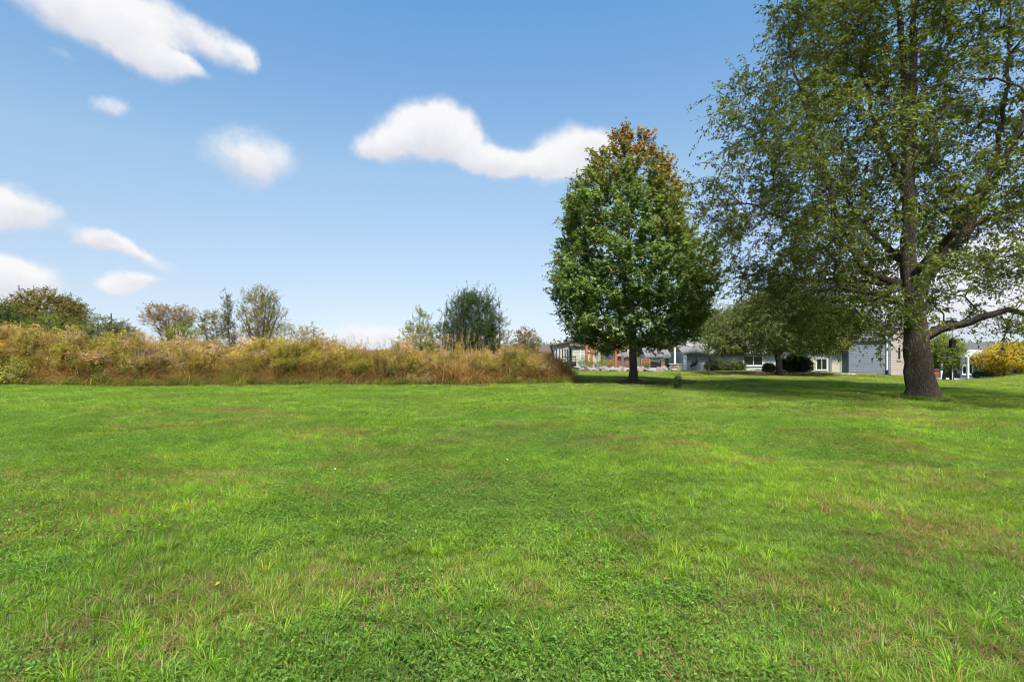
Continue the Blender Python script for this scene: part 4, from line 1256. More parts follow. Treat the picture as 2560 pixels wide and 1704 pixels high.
far_tree('small_thin_tree', 'small thin leaning tree just right of the broad cottonwood', 712, 50, 806, 866, 2.6, [(.18, .16, .04), (.14, .14, .035)], 50, 5, .5, 7, .1, trunk=1.4, tr=.06, fork=fan(6, .5, 2., 15), upw=.5, group=GB)
far_tree('small_thin_tree', 'small arching yellow-leaved tree standing over the middle of the thicket', 780, 46, 808, 868, 2.3, [(.24, .20, .04), (.18, .17, .04), (.30, .23, .08)], 50, 5, .45, 7, .1, trunk=1.5, tr=.05, fork=fan(6, .4, 1.8, 17), upw=.3, droop=.5, group=GB)
far_tree('small_thin_tree', 'thin bare-stemmed tree between the cottonwood and the arching yellow tree', 745, 48, 812, 868, 1.7, [(.20, .17, .05), (.15, .14, .04)], 34, 5, .4, 6, .1, trunk=1.4, tr=.05, fork=fan(5, .6, 1.8, 19), upw=.6, group=GB)
far_tree('sapling_tree', 'pale yellow-green sapling with loose top twigs left of the dark green tree', 1050, 34, 775, 905, 2.9, [(.17, .18, .035), (.22, .21, .04), (.12, .14, .03)], 140, 7, .45, 10, .10, prof=[(0, .9), (.3, 1.0), (.55, .65), (.8, .35), (1., .25)], trunk=1.2, tr=.06, upw=.7, group=GB, lump=.35)
far_tree('dark_pear_tree', 'dense dark green upright tree rising from the middle of the thicket', 1183, 33, 733, 905, 3.5, [(.036, .068, .022), (.05, .085, .026), (.07, .10, .03), (.028, .05, .02)], 380, 8, .7, 12, .10, prof=[(0, .85), (.25, 1.0), (.5, .95), (.75, .8), (.92, .7), (1., .4)], trunk=1.2, tr=.12, fork=fan(11, .95, 2.6, 23), upw=1.4, outw=.3, group=GB, inner=.1, power=.65, lump=.5)
far_tree('shrubby_tree', 'loose grey-green shrub tree between the pale sapling and dark tree', 1108, 34, 800, 905, 2.0, [(.09, .115, .035), (.13, .14, .04), (.07, .095, .03)], 90, 5, .4, 9, .08, trunk=1.2, tr=.05, upw=.7, group=GB, lump=.35)
far_tree('gold_sapling', 'narrow gold-leaved sapling on the right flank of the dark green tree', 1248, 33.5, 780, 905, 1.7, [(.17, .15, .035), (.20, .15, .04), (.11, .13, .035)], 90, 5, .4, 9, .08, trunk=1.2, tr=.05, upw=.9, group=GB, lump=.35)
far_tree('red_topped_tree', 'round small tree with red-brown top left of the tan house', 1312, 50, 814, 905, 2.7, [(.09, .115, .03), (.06, .09, .025), (.13, .13, .035)], 130, 6, .5, 9, .13, trunk=1.6, tr=.08, group=GB, zgrad=(2.2, 4.0, [(.23, .08, .04), (.20, .11, .045)], .9, .4))


# ================================================================== houses and gardens on the right
M['grey_siding'] = plain('grey_vinyl_siding', (.40, .39, .375), .6, .03, 2.)
M['blue_grey_siding'] = plain('blue_grey_siding', (.145, .158, .185), .6, .04, 2.)
M['cream'] = plain('cream_siding', (.42, .385, .315), .65, .03, 2.)
M['beige'] = plain('pinkish_beige_siding', (.40, .325, .28), .65, .03, 2.)
M['blue'] = plain('slate_blue_siding', (.10, .125, .175), .6, .05, 2.)
M['white'] = plain('white_trim', (.66, .65, .63), .5, .04, 3.)
M['white_grey'] = plain('pale_blue_white_trim', (.62, .66, .72), .5, .05, 3.)
M['roof_brown'] = plain('brown_shingles', (.125, .095, .08), .9, .2, 12., .5)
M['roof_grey'] = plain('grey_shingles', (.10, .105, .11), .9, .15, 12., .5)
M['roof_light'] = plain('pale_grey_shingles', (.18, .178, .18), .9, .2, 12., .5)
M['dark_wood'] = plain('dark_stained_wood', (.05, .032, .025), .6, .2, 6.)
M['red_wood'] = plain('red_orange_stained_wood', (.38, .12, .055), .6, .15, 6., stretch=(1, 1, .2))
M['brown_wood'] = plain('brown_weathered_wood', (.16, .10, .07), .75, .2, 6.)
M['black'] = plain('black_metal', (.015, .015, .017), .45, .1, 5.)
M['steel'] = plain('brushed_steel', (.45, .46, .48), .35, .08, 5., metal=.8)
M['stone'] = plain('pinkish_field_stone', (.33, .26, .24), .9, .2, 3., .7, col2=(.17, .15, .15))
M['stone_g'] = plain('grey_field_stone', (.34, .33, .35), .9, .2, 3., .7, col2=(.19, .18, .19))
M['block'] = plain('tan_stone_block', (.42, .37, .31), .9, .15, 5., .5)
M['brick'] = plain('red_brick', (.26, .09, .07), .9, .2, 9., .4)
M['concrete'] = plain('pale_concrete', (.40, .385, .36), .85, .1, 3., .2)
M['mulch_red'] = plain('red_bark_mulch', (.30, .10, .05), .95, .3, 14., .9, col2=(.12, .045, .03))
M['purple'] = plain('purple_cloth', (.09, .07, .17), .8, .2, 5.)
M['tan_cloth'] = plain('pale_cloth', (.52, .48, .46), .85, .1, 5.)
M['rubber'] = plain('tyre_rubber', (.02, .02, .02), .8, .1, 8.)
M['car_paint'] = plain('white_car_paint', (.72, .74, .76), .25, .02, 2., spec=.6)


def glass_mat(name, col, rough=.06):
    m, t, out = new_mat(name)
    p_ = t.n('ShaderNodeBsdfPrincipled')
    p_.inputs['Base Color'].default_value = (*col, 1); p_.inputs['Roughness'].default_value = rough; p_.inputs['Specular IOR Level'].default_value = .7
    t.t.links.new(p_.outputs[0], out.inputs[0])
    return m


M['glass'] = glass_mat('dark_window_glass', (.012, .012, .013))
M['glass_grey'] = glass_mat('grey_curtained_glass', (.22, .24, .28), .15)


def box(name, mat, parent, x0, x1, y0, y1, z0, z1):
    return MB().box(x0, x1, y0, y1, z0, z1).build(name, mat, parent)


def window(parent, x0, x1, z0, z1, y, glass='glass', trim='white', t=.07, mull=0, sill=True, name='window'):
    """framed window on a wall that faces -y: frame > panes, mullions, sill"""
    fr = MB()
    fr.box(x0, x1, y - .05, y, z1 - t, z1).box(x0, x1, y - .05, y, z0, z0 + t).box(x0, x0 + t, y - .049, y, z0 + t, z1 - t).box(x1 - t, x1, y - .049, y, z0 + t, z1 - t)
    w = fr.build(name, M[trim], parent)
    n = mull + 1; ww = (x1 - x0 - 2 * t) / n
    for k in range(n):
        a = x0 + t + k * ww
        box('pane', M[glass], w, a + (.02 if k else 0), a + ww - (.02 if k < mull else 0), y - .022, y - .002, z0 + t, z1 - t)
        if k: box('mullion', M[trim], w, a - .022, a + .022, y - .045, y, z0 + t, z1 - t)
    if sill: box('sill', M[trim], w, x0 - .04, x1 + .04, y - .09, y - .002, z0 - .05, z0)
    return w


def rows(D):
    X = lambda px: WX(px, D)
    Z = lambda py: CAMH + (HZ - py) / F * D
    return X, Z


def gable_roof(name, mat, parent, x0, x1, y0, y1, ze, zr, over=.3, th=.14, along='x'):
    """two pitched slabs; ridge along x (eave faces the viewer) or along y (gable faces the viewer)"""
    mb = MB()
    if along == 'x':
        ym = (y0 + y1) / 2; s = (zr - ze) / (ym - y0)
        for sg in (-1, 1):
            ye = ym + sg * (ym - y0 + over); zo = ze - s * over
            mb.add([(x0 - over, ye, zo), (x1 + over, ye, zo), (x1 + over, ym, zr), (x0 - over, ym, zr), (x0 - over, ye, zo - th), (x1 + over, ye, zo - th), (x1 + over, ym, zr - th), (x0 - over, ym, zr - th)],
                   [(0, 1, 2, 3), (7, 6, 5, 4), (4, 5, 1, 0), (5, 6, 2, 1), (7, 4, 0, 3)])
    else:
        xm = (x0 + x1) / 2; s = (zr - ze) / (xm - x0)
        for sg in (-1, 1):
            xe = xm + sg * (xm - x0 + over); zo = ze - s * over
            mb.add([(xe, y0 - over, zo), (xe, y1 + over, zo), (xm, y1 + over, zr), (xm, y0 - over, zr), (xe, y0 - over, zo - th), (xe, y1 + over, zo - th), (xm, y1 + over, zr - th), (xm, y0 - over, zr - th)],
                   [(0, 1, 2, 3), (7, 6, 5, 4), (4, 5, 1, 0), (7, 4, 0, 3), (3, 2, 6, 7)])
    return mb.build(name, mat, parent)


def grey_house():
    D = 50.0; X, Z = rows(D)
    x0 = X(1712); g = float(gz(X(1850), D))
    base = np.array([X(1860), D, g])
    h = thing('grey_house', 'long grey-sided house with white-framed windows behind the wide drooping tree', 'house', base)
    L = lambda px: X(px) - base[0]
    z = lambda py: Z(py) - base[2]
    # lower storey, two wall runs
    MB().siding(L(1716), L(1960), -.35, z(878), 0).box(L(1716), L(1960), .002, 9., -.4, z(878)).build('wall', M['grey_siding'], h)
    MB().siding(L(1960), L(2077), -.5, z(862), .35).box(L(1960) + .003, L(2077), .352, 9., -.5, z(862)).build('wall', M['cream'], h)
    window(h, L(1858), L(1907), z(914), z(888), -.02, mull=1)
    window(h, L(1767), L(1784), z(924), z(887), -.02, 'glass_grey')
    window(h, L(2045), L(2073), z(925), z(895), .33, mull=1)
    box('corner_board', M['blue_grey_siding'], h, L(2077), L(2083), .2, .9, -.5, z(862))
    # door with its frame, between the corner board and the garage wing
    d = box('door', M['cream'], h, L(2084), L(2110), .55, .62, -.35, z(884))
    box('door_frame', M['white'], d, L(2110), L(2113), .5, .62, -.4, z(880)); box('handle', M['black'], d, L(2106), L(2107.4), .5, .55, .75, .8)
    box('door_surround', M['cream'], h, L(2083), L(2113), .63, 9., -.5, z(862))
    # garage wing, nearer, in blue-grey boards
    MB().siding(L(2113), L(2211), -.65, z(842), -.5, .17).box(L(2113), L(2211), -.498, 9, -.7, z(842)).build('wall', M['blue_grey_siding'], h)
    box('skirting', M['dark_wood'], h, L(2113), L(2211), -.53, -.49, -.72, -.42)
    box('corner_board', M['blue_grey_siding'], h, L(2211), L(2217), -.56, 9, -.7, z(842))
    dp = MB().tube([(L(2206), -.62, z(842)), (L(2206), -.62, z(922)), (L(2206), -.62, z(924))], .085, 8).build('downspout', M['white'], h)
    MB().tube([(L(2206), -.62, z(924)), (L(2206), -.64, z(934)), (L(2208), -.9, z(937))], .11, 8).build('drain_elbow', M['black'], dp)
    # pent roof over the lower wall, upper storey, main roof
    mb = MB(); a, b = L(1700), L(1962)
    mb.add([(a, -.55, z(881)), (b, -.55, z(881)), (b, 1.2, z(862)), (a, 1.2, z(862)), (a, -.55, z(881) - .12), (b, -.55, z(881) - .12), (b, 1.2, z(862) - .12), (a, 1.2, z(862) - .12)], [(0, 1, 2, 3), (4, 5, 1, 0), (7, 6, 5, 4), (5, 6, 2, 1), (7, 4, 0, 3)])
    mb.build('lower_roof', M['roof_light'], h)
    MB().siding(L(1722), L(1962), z(864), z(800), 1.0).box(L(1722), L(1962), 1.002, 9, z(864), z(800)).build('upper_wall', M['grey_siding'], h)
    for p0, p1 in ((1736, 1768), (1810, 1850), (1880, 1930)):
        window(h, L(p0), L(p1), z(846), z(806), .98, 'glass_grey', mull=1, t=.12)
    gable_roof('roof', M['roof_grey'], h, L(1722), L(1962), 1.0, 9, z(800), z(778), .4)
    gable_roof('roof', M['roof_grey'], h, L(1962), L(2213), -.4, 9, z(846), z(800), .35)
    # white corner column with lamp at the patio end
    c = box('column', M['white_grey'], h, L(1706.5), L(1714), -.35, -.06, -.05, z(880))
    box('lamp', M['white'], c, L(1708), L(1712), -.46, -.36, z(893), z(889))
    return h


def beige_house():
    D = 52.0; X, Z = rows(D)
    base = np.array([X(2270), D, float(gz(X(2270), D))])
    h = thing('beige_house', 'pinkish beige gabled house wall just behind the big shade tree trunk', 'house', base)
    L = lambda px: X(px) - base[0]
    z = lambda py: Z(py) - base[2]
    a, b, ze, zt = L(2216), L(2325), z(836), z(798); m = (a + b) / 2
    gb = lambda q: (a, b) if q <= ze else (a + (m - a) * (q - ze) / (zt - ze), b - (b - m) * (q - ze) / (zt - ze))
    mb = MB().siding(a, b, -.5, zt, 0, .17, gable=gb)
    mb.prism([(a, -.5), (b, -.5), (b, ze), (m, zt), (a, ze)], .003, 9.)
    mb.build('wall', M['beige'], h)
    window(h, L(2242), L(2252), z(900), z(866), -.02, trim='cream', t=.09)
    gable_roof('roof', M['roof_brown'], h, a, b, 0, 9, ze, zt, .25, along='y')
    MB().tube([(L(2323), -.1, z(880)), (L(2325), -.15, z(884)), (L(2324), -.15, z(905)), (L(2328), -.2, z(938)), (L(2330), -.35, z(944))], .07, 8).build('downspout', M['white_grey'], h)
    return h


def tan_house():
    D = 60.0; X, Z = rows(D)
    base = np.array([X(1400), D, float(gz(X(1400), D))])
    h = thing('tan_house', 'cream house with brown shingle roof and small deck behind the thicket end', 'house', base)
    L = lambda px: X(px) - base[0]
    z = lambda py: Z(py) - base[2]
    # low wing with the roof plane that faces the lawn
    MB().siding(L(1330), L(1390), -.3, z(879), 3.0).box(L(1330), L(1390), 3.002, 12, -.3, z(879)).build('wall', M['cream'], h)
    mb = MB()
    mb.add([(L(1322), 2.5, z(879)), (L(1392), 2.5, z(879)), (L(1392), 7.5, z(857)), (L(1335), 7.5, z(857)), (L(1322), 12.5, z(879)), (L(1392), 12.5, z(879)),
            (L(1322), 2.5, z(879) - .2), (L(1392), 2.5, z(879) - .2)], [(0, 1, 2, 3), (3, 2, 5, 4), (6, 7, 1, 0)], [(0, 3, 4)])
    mb.build('roof', M['roof_brown'], h)
    # porch block with a raked top and windows between shutters
    top = lambda px: np.interp(px, [1388, 1428], [862, 852])
    MB().prism([(L(1388), -.3), (L(1429), -.3), (L(1429), z(854)), (L(1388), z(864))], 1.0, 8).build('porch_wall', M['cream'], h)
    mb = MB(); mb.add([(L(1384), .6, z(864)), (L(1432), .6, z(853)), (L(1432), 8.5, z(853)), (L(1384), 8.5, z(864)), (L(1384), .6, z(861)), (L(1432), .6, z(850)), (L(1432), 8.5, z(850)), (L(1384), 8.5, z(861))],
                      [(0, 3, 2, 1), (4, 5, 6, 7), (0, 1, 5, 4), (1, 2, 6, 5), (3, 0, 4, 7)])
    mb.build('roof', M['roof_brown'], h)
    for p0 in (1392, 1408, 1420):
        w = window(h, L(p0 + 2), L(p0 + 7), z(897), z(872), .98, 'glass_grey', t=.06)
        box('shutter', M['black'], w, L(p0 - .4), L(p0 + 1.8), .93, .979, z(897), z(872)); box('shutter', M['black'], w, L(p0 + 7.2), L(p0 + 9.2), .93, .979, z(897), z(872))
    # end wall, nearer, plain boards
    MB().siding(L(1430), L(1500), -.35, z(862), -.4, .16).box(L(1430), L(1500), -.398, 8, -.4, z(862)).build('wall', M['cream'], h)
    gable_roof('roof', M['roof_brown'], h, L(1430), L(1500), -.4, 8, z(862), z(842), .3)
    # deck: floor, posts and rails
    dk = box('deck', M['dark_wood'], h, L(1402), L(1436), -1.6, .9, z(909), z(904))
    for px in (1403, 1414, 1425, 1435):
        box('post', M['dark_wood'], dk, L(px), L(px + 1.3), -1.6, -1.53, -.3, z(891))
    box('rail', M['dark_wood'], dk, L(1402), L(1436), -1.605, -1.52, z(892), z(890))
    for k in range(16):
        box('baluster', M['dark_wood'], dk, L(1404 + k * 2.0), L(1404.5 + k * 2.0), -1.58, -1.55, z(904), z(892))
    box('deck_skirt', M['dark_wood'], dk, L(1420), L(1436), -1.5, .8, -.25, z(909))
    MB().tube([(L(1450), -.5, z(862)), (L(1450), -.5, z(922))], .06, 6).build('downspout', M['white'], h)
    return h


def blue_house():
    D = 62.0; X, Z = rows(D)
    base = np.array([X(2420), D, float(gz(X(2400), D))])
    h = thing('blue_house', 'slate blue house with grey roof and white porch columns at far right', 'house', base)
    L = lambda px: X(px) - base[0]
    z = lambda py: Z(py) - base[2]
    fl = z(947)
    MB().siding(L(2326), L(2402), fl - .3, z(893), 2.2).box(L(2326), L(2402), 2.203, 12, fl - .3, z(893)).build('wall', M['blue'], h)
    MB().siding(L(2400), L(2442), fl - .3, z(890), 0.0).box(L(2400) + .004, L(2442), .004, 12, fl - .3, z(890)).build('wall', M['blue'], h)
    MB().siding(L(2442), L(2620), fl - .3, z(890), 3.0).box(L(2442) + .004, L(2620), 3.003, 12, fl - .3, z(890)).build('wall', M['blue'], h)
    gable_roof('roof', M['roof_grey'], h, L(2326), L(2620), 1.0, 14, z(892), z(853), .35)
    # porch gable with cream rake board
    a, b = L(2418), L(2500); m = (a + b) / 2
    MB().prism([(a, z(892)), (b, z(892)), (m, z(878))], -1.2, 2.).build('porch_gable', M['blue'], h)
    mb = MB()
    for s0, s1 in ((a - .2, m), (b + .2, m)):
        mb.add([(s0, -1.4, z(895)), (s0, 2, z(895)), (s1, 2, z(877)), (s1, -1.4, z(877)), (s0, -1.4, z(892)), (s0, 2, z(892)), (s1, 2, z(874)), (s1, -1.4, z(874))], [(0, 1, 2, 3), (7, 6, 5, 4), (0, 3, 7, 4), (1, 0, 4, 5)])
    mb.build('rake_board', M['tan_cloth'], h)
    for px in (2332, 2397, 2434.5):
        MB().box(L(px), L(px + 4), -1.2, -1.0, fl, z(892)).build('column', M['white'], h)
    box('porch_beam', M['white'], h, L(2330), L(2440), -1.22, -.98, z(892), z(889))
    window(h, L(2404), L(2416), z(936), z(912), -.02, trim='white', t=.12)
    window(h, L(2421), L(2432), z(936), z(908), -.02, trim='white', t=.12, mull=0)
    window(h, L(2446), L(2462), z(938), z(905), 2.98, trim='white', t=.12)
    window(h, L(2500), L(2520), z(932), z(906), 2.98, trim='white', t=.12, mull=1)
    MB().box(L(2360), L(2374), 1.5, 2.19, fl, z(926)).box(L(2358), L(2376), 1.4, 2.19, z(926), z(923)).build('hearth', M['brick'], h)
    return h


grey_house(); beige_house(); tan_house(); blue_house()


def rock(seed, w, d, hgt, name, mat, loc, rz, parent=None):
    """an angular boulder: a squashed lump cut by random planes"""
    rng = np.random.default_rng(seed)
    k, m = 14, 8
    th = np.linspace(0, np.pi, m); ph = np.arange(k) * 2 * np.pi / k
    V = np.array([(np.sin(a) * np.cos(b), np.sin(a) * np.sin(b), np.cos(a)) for a in th for b in ph])
    for _ in range(12):
        nrm = norm(rng.normal(0, 1, 3)); c = rng.uniform(.52, .85)
        e = V @ nrm - c
        V = V - np.clip(e, 0, None)[:, None] * nrm
    V *= 1 + rng.normal(0, .012, (len(V), 1))
    V = V * [w * .62, d * .62, hgt * .66] + [0, 0, hgt * .36]
    Q = [(i * k + j, i * k + k + j, i * k + k + (j + 1) % k, i * k + (j + 1) % k) for i in range(m - 1) for j in range(k)]
    return link(name, mk_mesh(name, V, np.array(Q), None, (mat,), False), parent, loc, (0, 0, rz))


def on_ground(px, D, dz=0.0):
    x = WX(px, D)
    return np.array([x, D, float(gz(x, D)) + dz])


# ------------------------------------------------------------------ patio behind the maple
def patio():
    D = 46.0
    mb = MB()
    V = []
    gl = lambda px, d: float(gz(WX(px, d), d))
    zt = gl(1560, 47) + .28
    x0, x1 = WX(1452, 46.9), WX(1668, 46.9)
    mb.box(x0, x1, 46.9, 53.0, zt - .6, zt)
    tag(mb.build('patio', M['concrete']), kind='structure')
    xs_ = [(1455, 14), (1467, 12), (1478, 11), (1489, 13), (1502, 12), (1513, 13), (1526, 14), (1540, 13), (1552, 12), (1564, 14), (1577, 12), (1590, 13), (1601, 15), (1616, 15), (1632, 17), (1648, 14), (1660, 11)]
    words = ['rounded pinkish boulder at the left end of the garden boulder row', 'second pinkish boulder from the left end of the boulder row', 'small grey boulder under the green shrub by the red post', 'wide pale boulder just right of the red pergola post', 'low pink boulder in the row below the purple cloth',
             'flat pink boulder below the second red post', 'squat boulder below the outdoor kitchen, left one', 'squat boulder below the outdoor kitchen, middle one', 'squat boulder below the outdoor kitchen, right one', 'boulder touching the left side of the maple trunk in view', 'boulder hidden mostly behind the maple trunk',
             'low boulder just right of the maple trunk', 'pink boulder below the red wood screen', 'broad pink boulder right of the red wood screen', 'large flat grey boulder, biggest of the garden row', 'pinkish boulder right of the large flat grey one', 'last small boulder at the right end of the garden row']
    for k, ((px, w), wd) in enumerate(zip(xs_, words)):
        d = 46.2 + .25 * math.sin(k * 2.1)
        o = rock(900 + k, w * d / F * 1.12, .75, (.42 + .16 * math.sin(k * 1.7)) * (1.25 if k == 14 else 1), 'boulder', M['stone_g'] if k % 4 == 2 or k == 14 else M['stone'], on_ground(px, d, -.05), k * .3)
        tag(o, wd, 'boulder', 'boulders edging the patio')
    # pergola of red-stained posts
    pg = thing('pergola', 'red-orange stained wooden pergola posts and beams over the patio', 'pergola', (WX(1510, 48), 48, zt))
    X = lambda px: WX(px, 48) - WX(1510, 48)
    for px in (1475.5, 1537):
        for yy in (0, 3.2):
            box('post', M['red_wood'], pg, X(px), X(px) + .24, yy, yy + .24, 0, 2.15)
    for yy in (.05, 3.25):
        box('beam', M['red_wood'], pg, X(1470), X(1548), yy, yy + .14, 2.152, 2.36)
    for k in range(7):
        box('rafter', M['red_wood'], pg, X(1474) + k * .38, X(1474) + k * .38 + .07, -.4, 3.8, 2.363, 2.5)
    # outdoor kitchen of dark cabinets with a stone arch behind
    ok = thing('outdoor_kitchen', 'dark brown outdoor kitchen cabinets under a rounded pinkish stone hood', 'kitchen', (WX(1558, 49), 49, zt))
    X = lambda px: WX(px, 49) - WX(1558, 49)
    for p0, p1, m_, z1 in ((1543, 1552, 'black', 1.0), (1552.3, 1560, 'brown_wood', 1.05), (1560.3, 1574, 'dark_wood', .98)):
        c = box('cabinet', M[m_], ok, X(p0), X(p1), 0, .6, 0, z1)
        box('cabinet_door', M['brown_wood'], c, X(p0) + .03, X(p1) - .03, -.02, -.001, .1, z1 - .32); box('handle', M['steel'], c, X(p0) + .08, X(p1) - .08, -.05, -.021, z1 - .25, z1 - .22)
    box('counter', M['block'], ok, X(1560.2), X(1575), -.06, .66, .985, 1.06)
    MB().lathe([(.02, 1.78), (.28, 1.72), (.45, 1.55), (.52, 1.3), (.52, 1.06)], 14, (X(1567), .4, 0)).build('stone_hood', M['stone'], ok, True)
    MB().lathe([(.02, 1.58), (.22, 1.5), (.34, 1.32), (.36, 1.06)], 12, (X(1550), .5, 0)).build('stone_hood', M['stone'], ok, True)
    # cloth hanging by the pergola
    cl = MB(); n = 9
    for k in range(n - 1):
        f0, f1 = k / (n - 1), (k + 1) / (n - 1)
        x_ = lambda f: WX(1514, 48.6) + f * .62; y_ = lambda f: 48.6 + .07 * math.sin(f * 15)
        V = [(x_(f0), y_(f0), zt + .75), (x_(f1), y_(f1), zt + .75), (x_(f1), y_(f1), zt + 1.55), (x_(f0), y_(f0), zt + 1.55)]
        cl.add(V + [(a, b + .02, c) for a, b, c in V], [(0, 1, 2, 3), (7, 6, 5, 4), (3, 2, 6, 7), (4, 5, 1, 0)])
    o = cl.build('hanging_cloth', M['purple']); tag(o, 'purple cloth hanging between the two red pergola posts', 'cloth')
    # red wood screen
    sn = thing('wood_screen', 'red-orange slatted wood screen right of the maple trunk', 'screen', (WX(1614, 47.5), 47.5, zt))
    X = lambda px: WX(px, 47.5) - WX(1614, 47.5)
    for px in (1602.5, 1621.5):
        box('post', M['red_wood'], sn, X(px), X(px) + .15, 0, .14, 0, .80)
    for k in range(5):
        box('slat', M['red_wood'] if k % 2 else M['brown_wood'], sn, X(1607) + k * .106, X(1607) + k * .106 + .10, .04, .075, .05, .74)
    box('rail', M['red_wood'], sn, X(1602), X(1626), -.01, .15, .803, .86)
    # black covered sofa
    sf = thing('patio_sofa', 'low black covered sofa right of the red wood screen', 'sofa', (WX(1638, 48), 48, zt))
    X = lambda px: WX(px, 48) - WX(1638, 48)
    MB().prism([(X(1627), .0), (X(1649), .0), (X(1649), .46), (X(1647), .56), (X(1629), .58), (X(1627), .5)], 0, .8).build('cover', M['black'], sf)
    # garden shed with sloping roof
    sh = thing('garden_shed', 'small grey garden shed with pitched roof behind the black sofa', 'shed', (WX(1645, 52), 52, zt))
    X = lambda px: WX(px, 52) - WX(1645, 52)
    MB().siding(X(1618), X(1668), -.2, 1.25, 0, .15).box(X(1618), X(1668), .003, 3, -.2, 1.25).build('wall', M['grey_siding'], sh)
    gable_roof('roof', M['roof_light'], sh, X(1618), X(1668), 0, 3, 1.25, 2.1, .3)
    # smoker and grill
    sm = thing('smoker_box', 'brown upright wooden smoker box beside the grill', 'smoker', (WX(1657, 48), 48, zt))
    X = lambda px: WX(px, 48) - WX(1657, 48)
    MB().box(X(1652), X(1662), 0, .4, 0, .68).build('body', M['brown_wood'], sm); MB().prism([(X(1651), .683), (X(1663), .683), (X(1663), .72), (X(1657), .84), (X(1651), .72)], -.04, .44).build('lid', M['roof_grey'], sm)
    gr = thing('barbecue_grill', 'tall black barbecue grill with shiny steel lid on the patio', 'grill', (WX(1668, 48.5), 48.5, zt))
    X = lambda px: WX(px, 48.5) - WX(1668, 48.5)
    MB().box(X(1663), X(1673), 0, .5, .05, .85).build('body', M['black'], gr)
    MB().prism([(X(1662.5), .853), (X(1673.5), .853), (X(1673), 1.1), (X(1670.5), 1.25), (X(1665.5), 1.25), (X(1663), 1.1)], -.03, .5).build('lid', M['steel'], gr)
    MB().tube([(X(1664), -.1, .95), (X(1672), -.1, .95)], .02, 6).build('handle', M['black'], gr)
    for px in (1663.3, 1671.8):
        box('leg', M['black'], gr, X(px), X(px) + .04, .02, .06, 0, .05)
    # low block wall with flower planter, white post
    bw = thing('block_wall', 'low tan block wall with a flat cap left of the grey house', 'wall', on_ground(1690, 48.2))
    X = lambda px: WX(px, 48.2) - WX(1690, 48.2)
    for r in range(4):
        for k in range(6):
            w = (X(1707) - X(1673)) / 6
            a = X(1673) + k * w + (w / 2 if r % 2 else 0)
            b = min(a + w - .012, X(1707))
            box('block', M['block'], bw, a, b, .0 + .01 * ((k * 7 + r) % 3), .3, -.1 + r * .17, -.1 + r * .17 + .16)
    box('cap', M['concrete'], bw, X(1672), X(1708), -.05, .35, .585, .66)
    pl = thing('flower_planter', 'planter of rust-brown flowers in front of the low block wall', 'planter', on_ground(1684, 47.2))
    MB().lathe([(.05, -.05), (.26, 0), (.33, .22), (.30, .24), (.05, .2)], 14).build('bowl', M['concrete'], pl, True)
    rng = np.random.default_rng(5)
    n = 260; P = norm(rng.normal(0, 1, (n, 3))) * rng.uniform(.2, .38, (n, 1)) * [1, .8, .75] + [0, 0, .32]; Lf = rng.uniform(.06, .11, n)
    v, f, c = leaf_arrays(P, norm(rng.normal(0, 1, (n, 3))), norm(P - [0, 0, .2]), Lf, Lf * .7, pal(rng, n, [(.25, .09, .05), (.18, .07, .04), (.10, .12, .04)]))
    link('flowers', mk_mesh('flowers', v, f, c, (M['bush'],)), pl)
    wp = thing('white_post', 'slim white porch post rising from the low block wall', 'post', on_ground(1687, 48.9))
    MB().box(-.08, .08, -.08, .08, 0, 3.3).build('shaft', M['white'], wp); box('base', M['white'], wp, -.12, .12, -.12, .12, -.1, .12)
    # iron garden sculpture: a thin-legged wading bird pair in dark metal
    gs = thing('garden_sculpture', 'dark metal garden sculpture on thin legs before the grey house wall', 'sculpture', on_ground(1735, 48.4))
    mb = MB()
    for dx, hh_, sg in ((-.2, 1.0, 1), (.12, 1.3, 1)):
        s = MB()
        s.tube([(dx - .06, 0, -.05), (dx - .05, 0, .42 * hh_)], .016, 6).tube([(dx + .06, 0, -.05), (dx + .05, 0, .42 * hh_)], .016, 6)
        s.tube([(dx - .14 * sg, 0, .36 * hh_), (dx - .06 * sg, 0, .46 * hh_), (dx + .06 * sg, 0, .56 * hh_), (dx + .11 * sg, 0, .72 * hh_), (dx + .07 * sg, 0, .86 * hh_), (dx + .10 * sg, 0, .98 * hh_), (dx + .2 * sg, 0, .95 * hh_)], [.03, .13, .15, .09, .045, .055, .008], 8)
        s.build('bird', M['black'], gs, True)
    box('plinth', M['stone_g'], gs, -.36, .36, -.16, .16, -.1, .03)
    tag(rock(950, .8, .6, .12, 'stepping_stone', M['block'], on_ground(1752, 47.6, -.03), .2), 'flat pale stone in the grass by the metal sculpture', 'stone')


patio()
GS = [(.07, .11, .025), (.05, .085, .022), (.095, .135, .03)]
bush('garden_shrub', 'bright green rounded shrub left of the red pergola post', 1466, 925, 46.8, 1.35, 1.1, [(.10, .19, .03), (.14, .22, .035), (.075, .14, .025)], .07, .45, 60, 5, .25, 8, zbase=.05)
bush('garden_shrub', 'low lime-green plant right of the first red pergola post', 1498, 925, 46.9, 1.0, .75, [(.14, .22, .035), (.18, .24, .04)], .06, .45, 50, 5, .2, 8, zbase=.05)
bush('garden_shrub', 'yellow-green small tree between the two red pergola posts', 1502, 920, 49.5, 2.3, 2.4, [(.15, .19, .03), (.20, .20, .035), (.10, .14, .03)], .08, .45, 70, 5, .35, 8, zbase=.05, prof=[(.35, .4), (.5, .8), (.75, 1.0), (.95, .5), (1., .1)])
bush('garden_shrub', 'yellow-flowered plant below the purple cloth', 1522, 925, 47.3, .8, .62, [(.26, .22, .04), (.12, .16, .03), (.32, .24, .05)], .05, .5, 40, 5, .16, 8, zbase=.08)
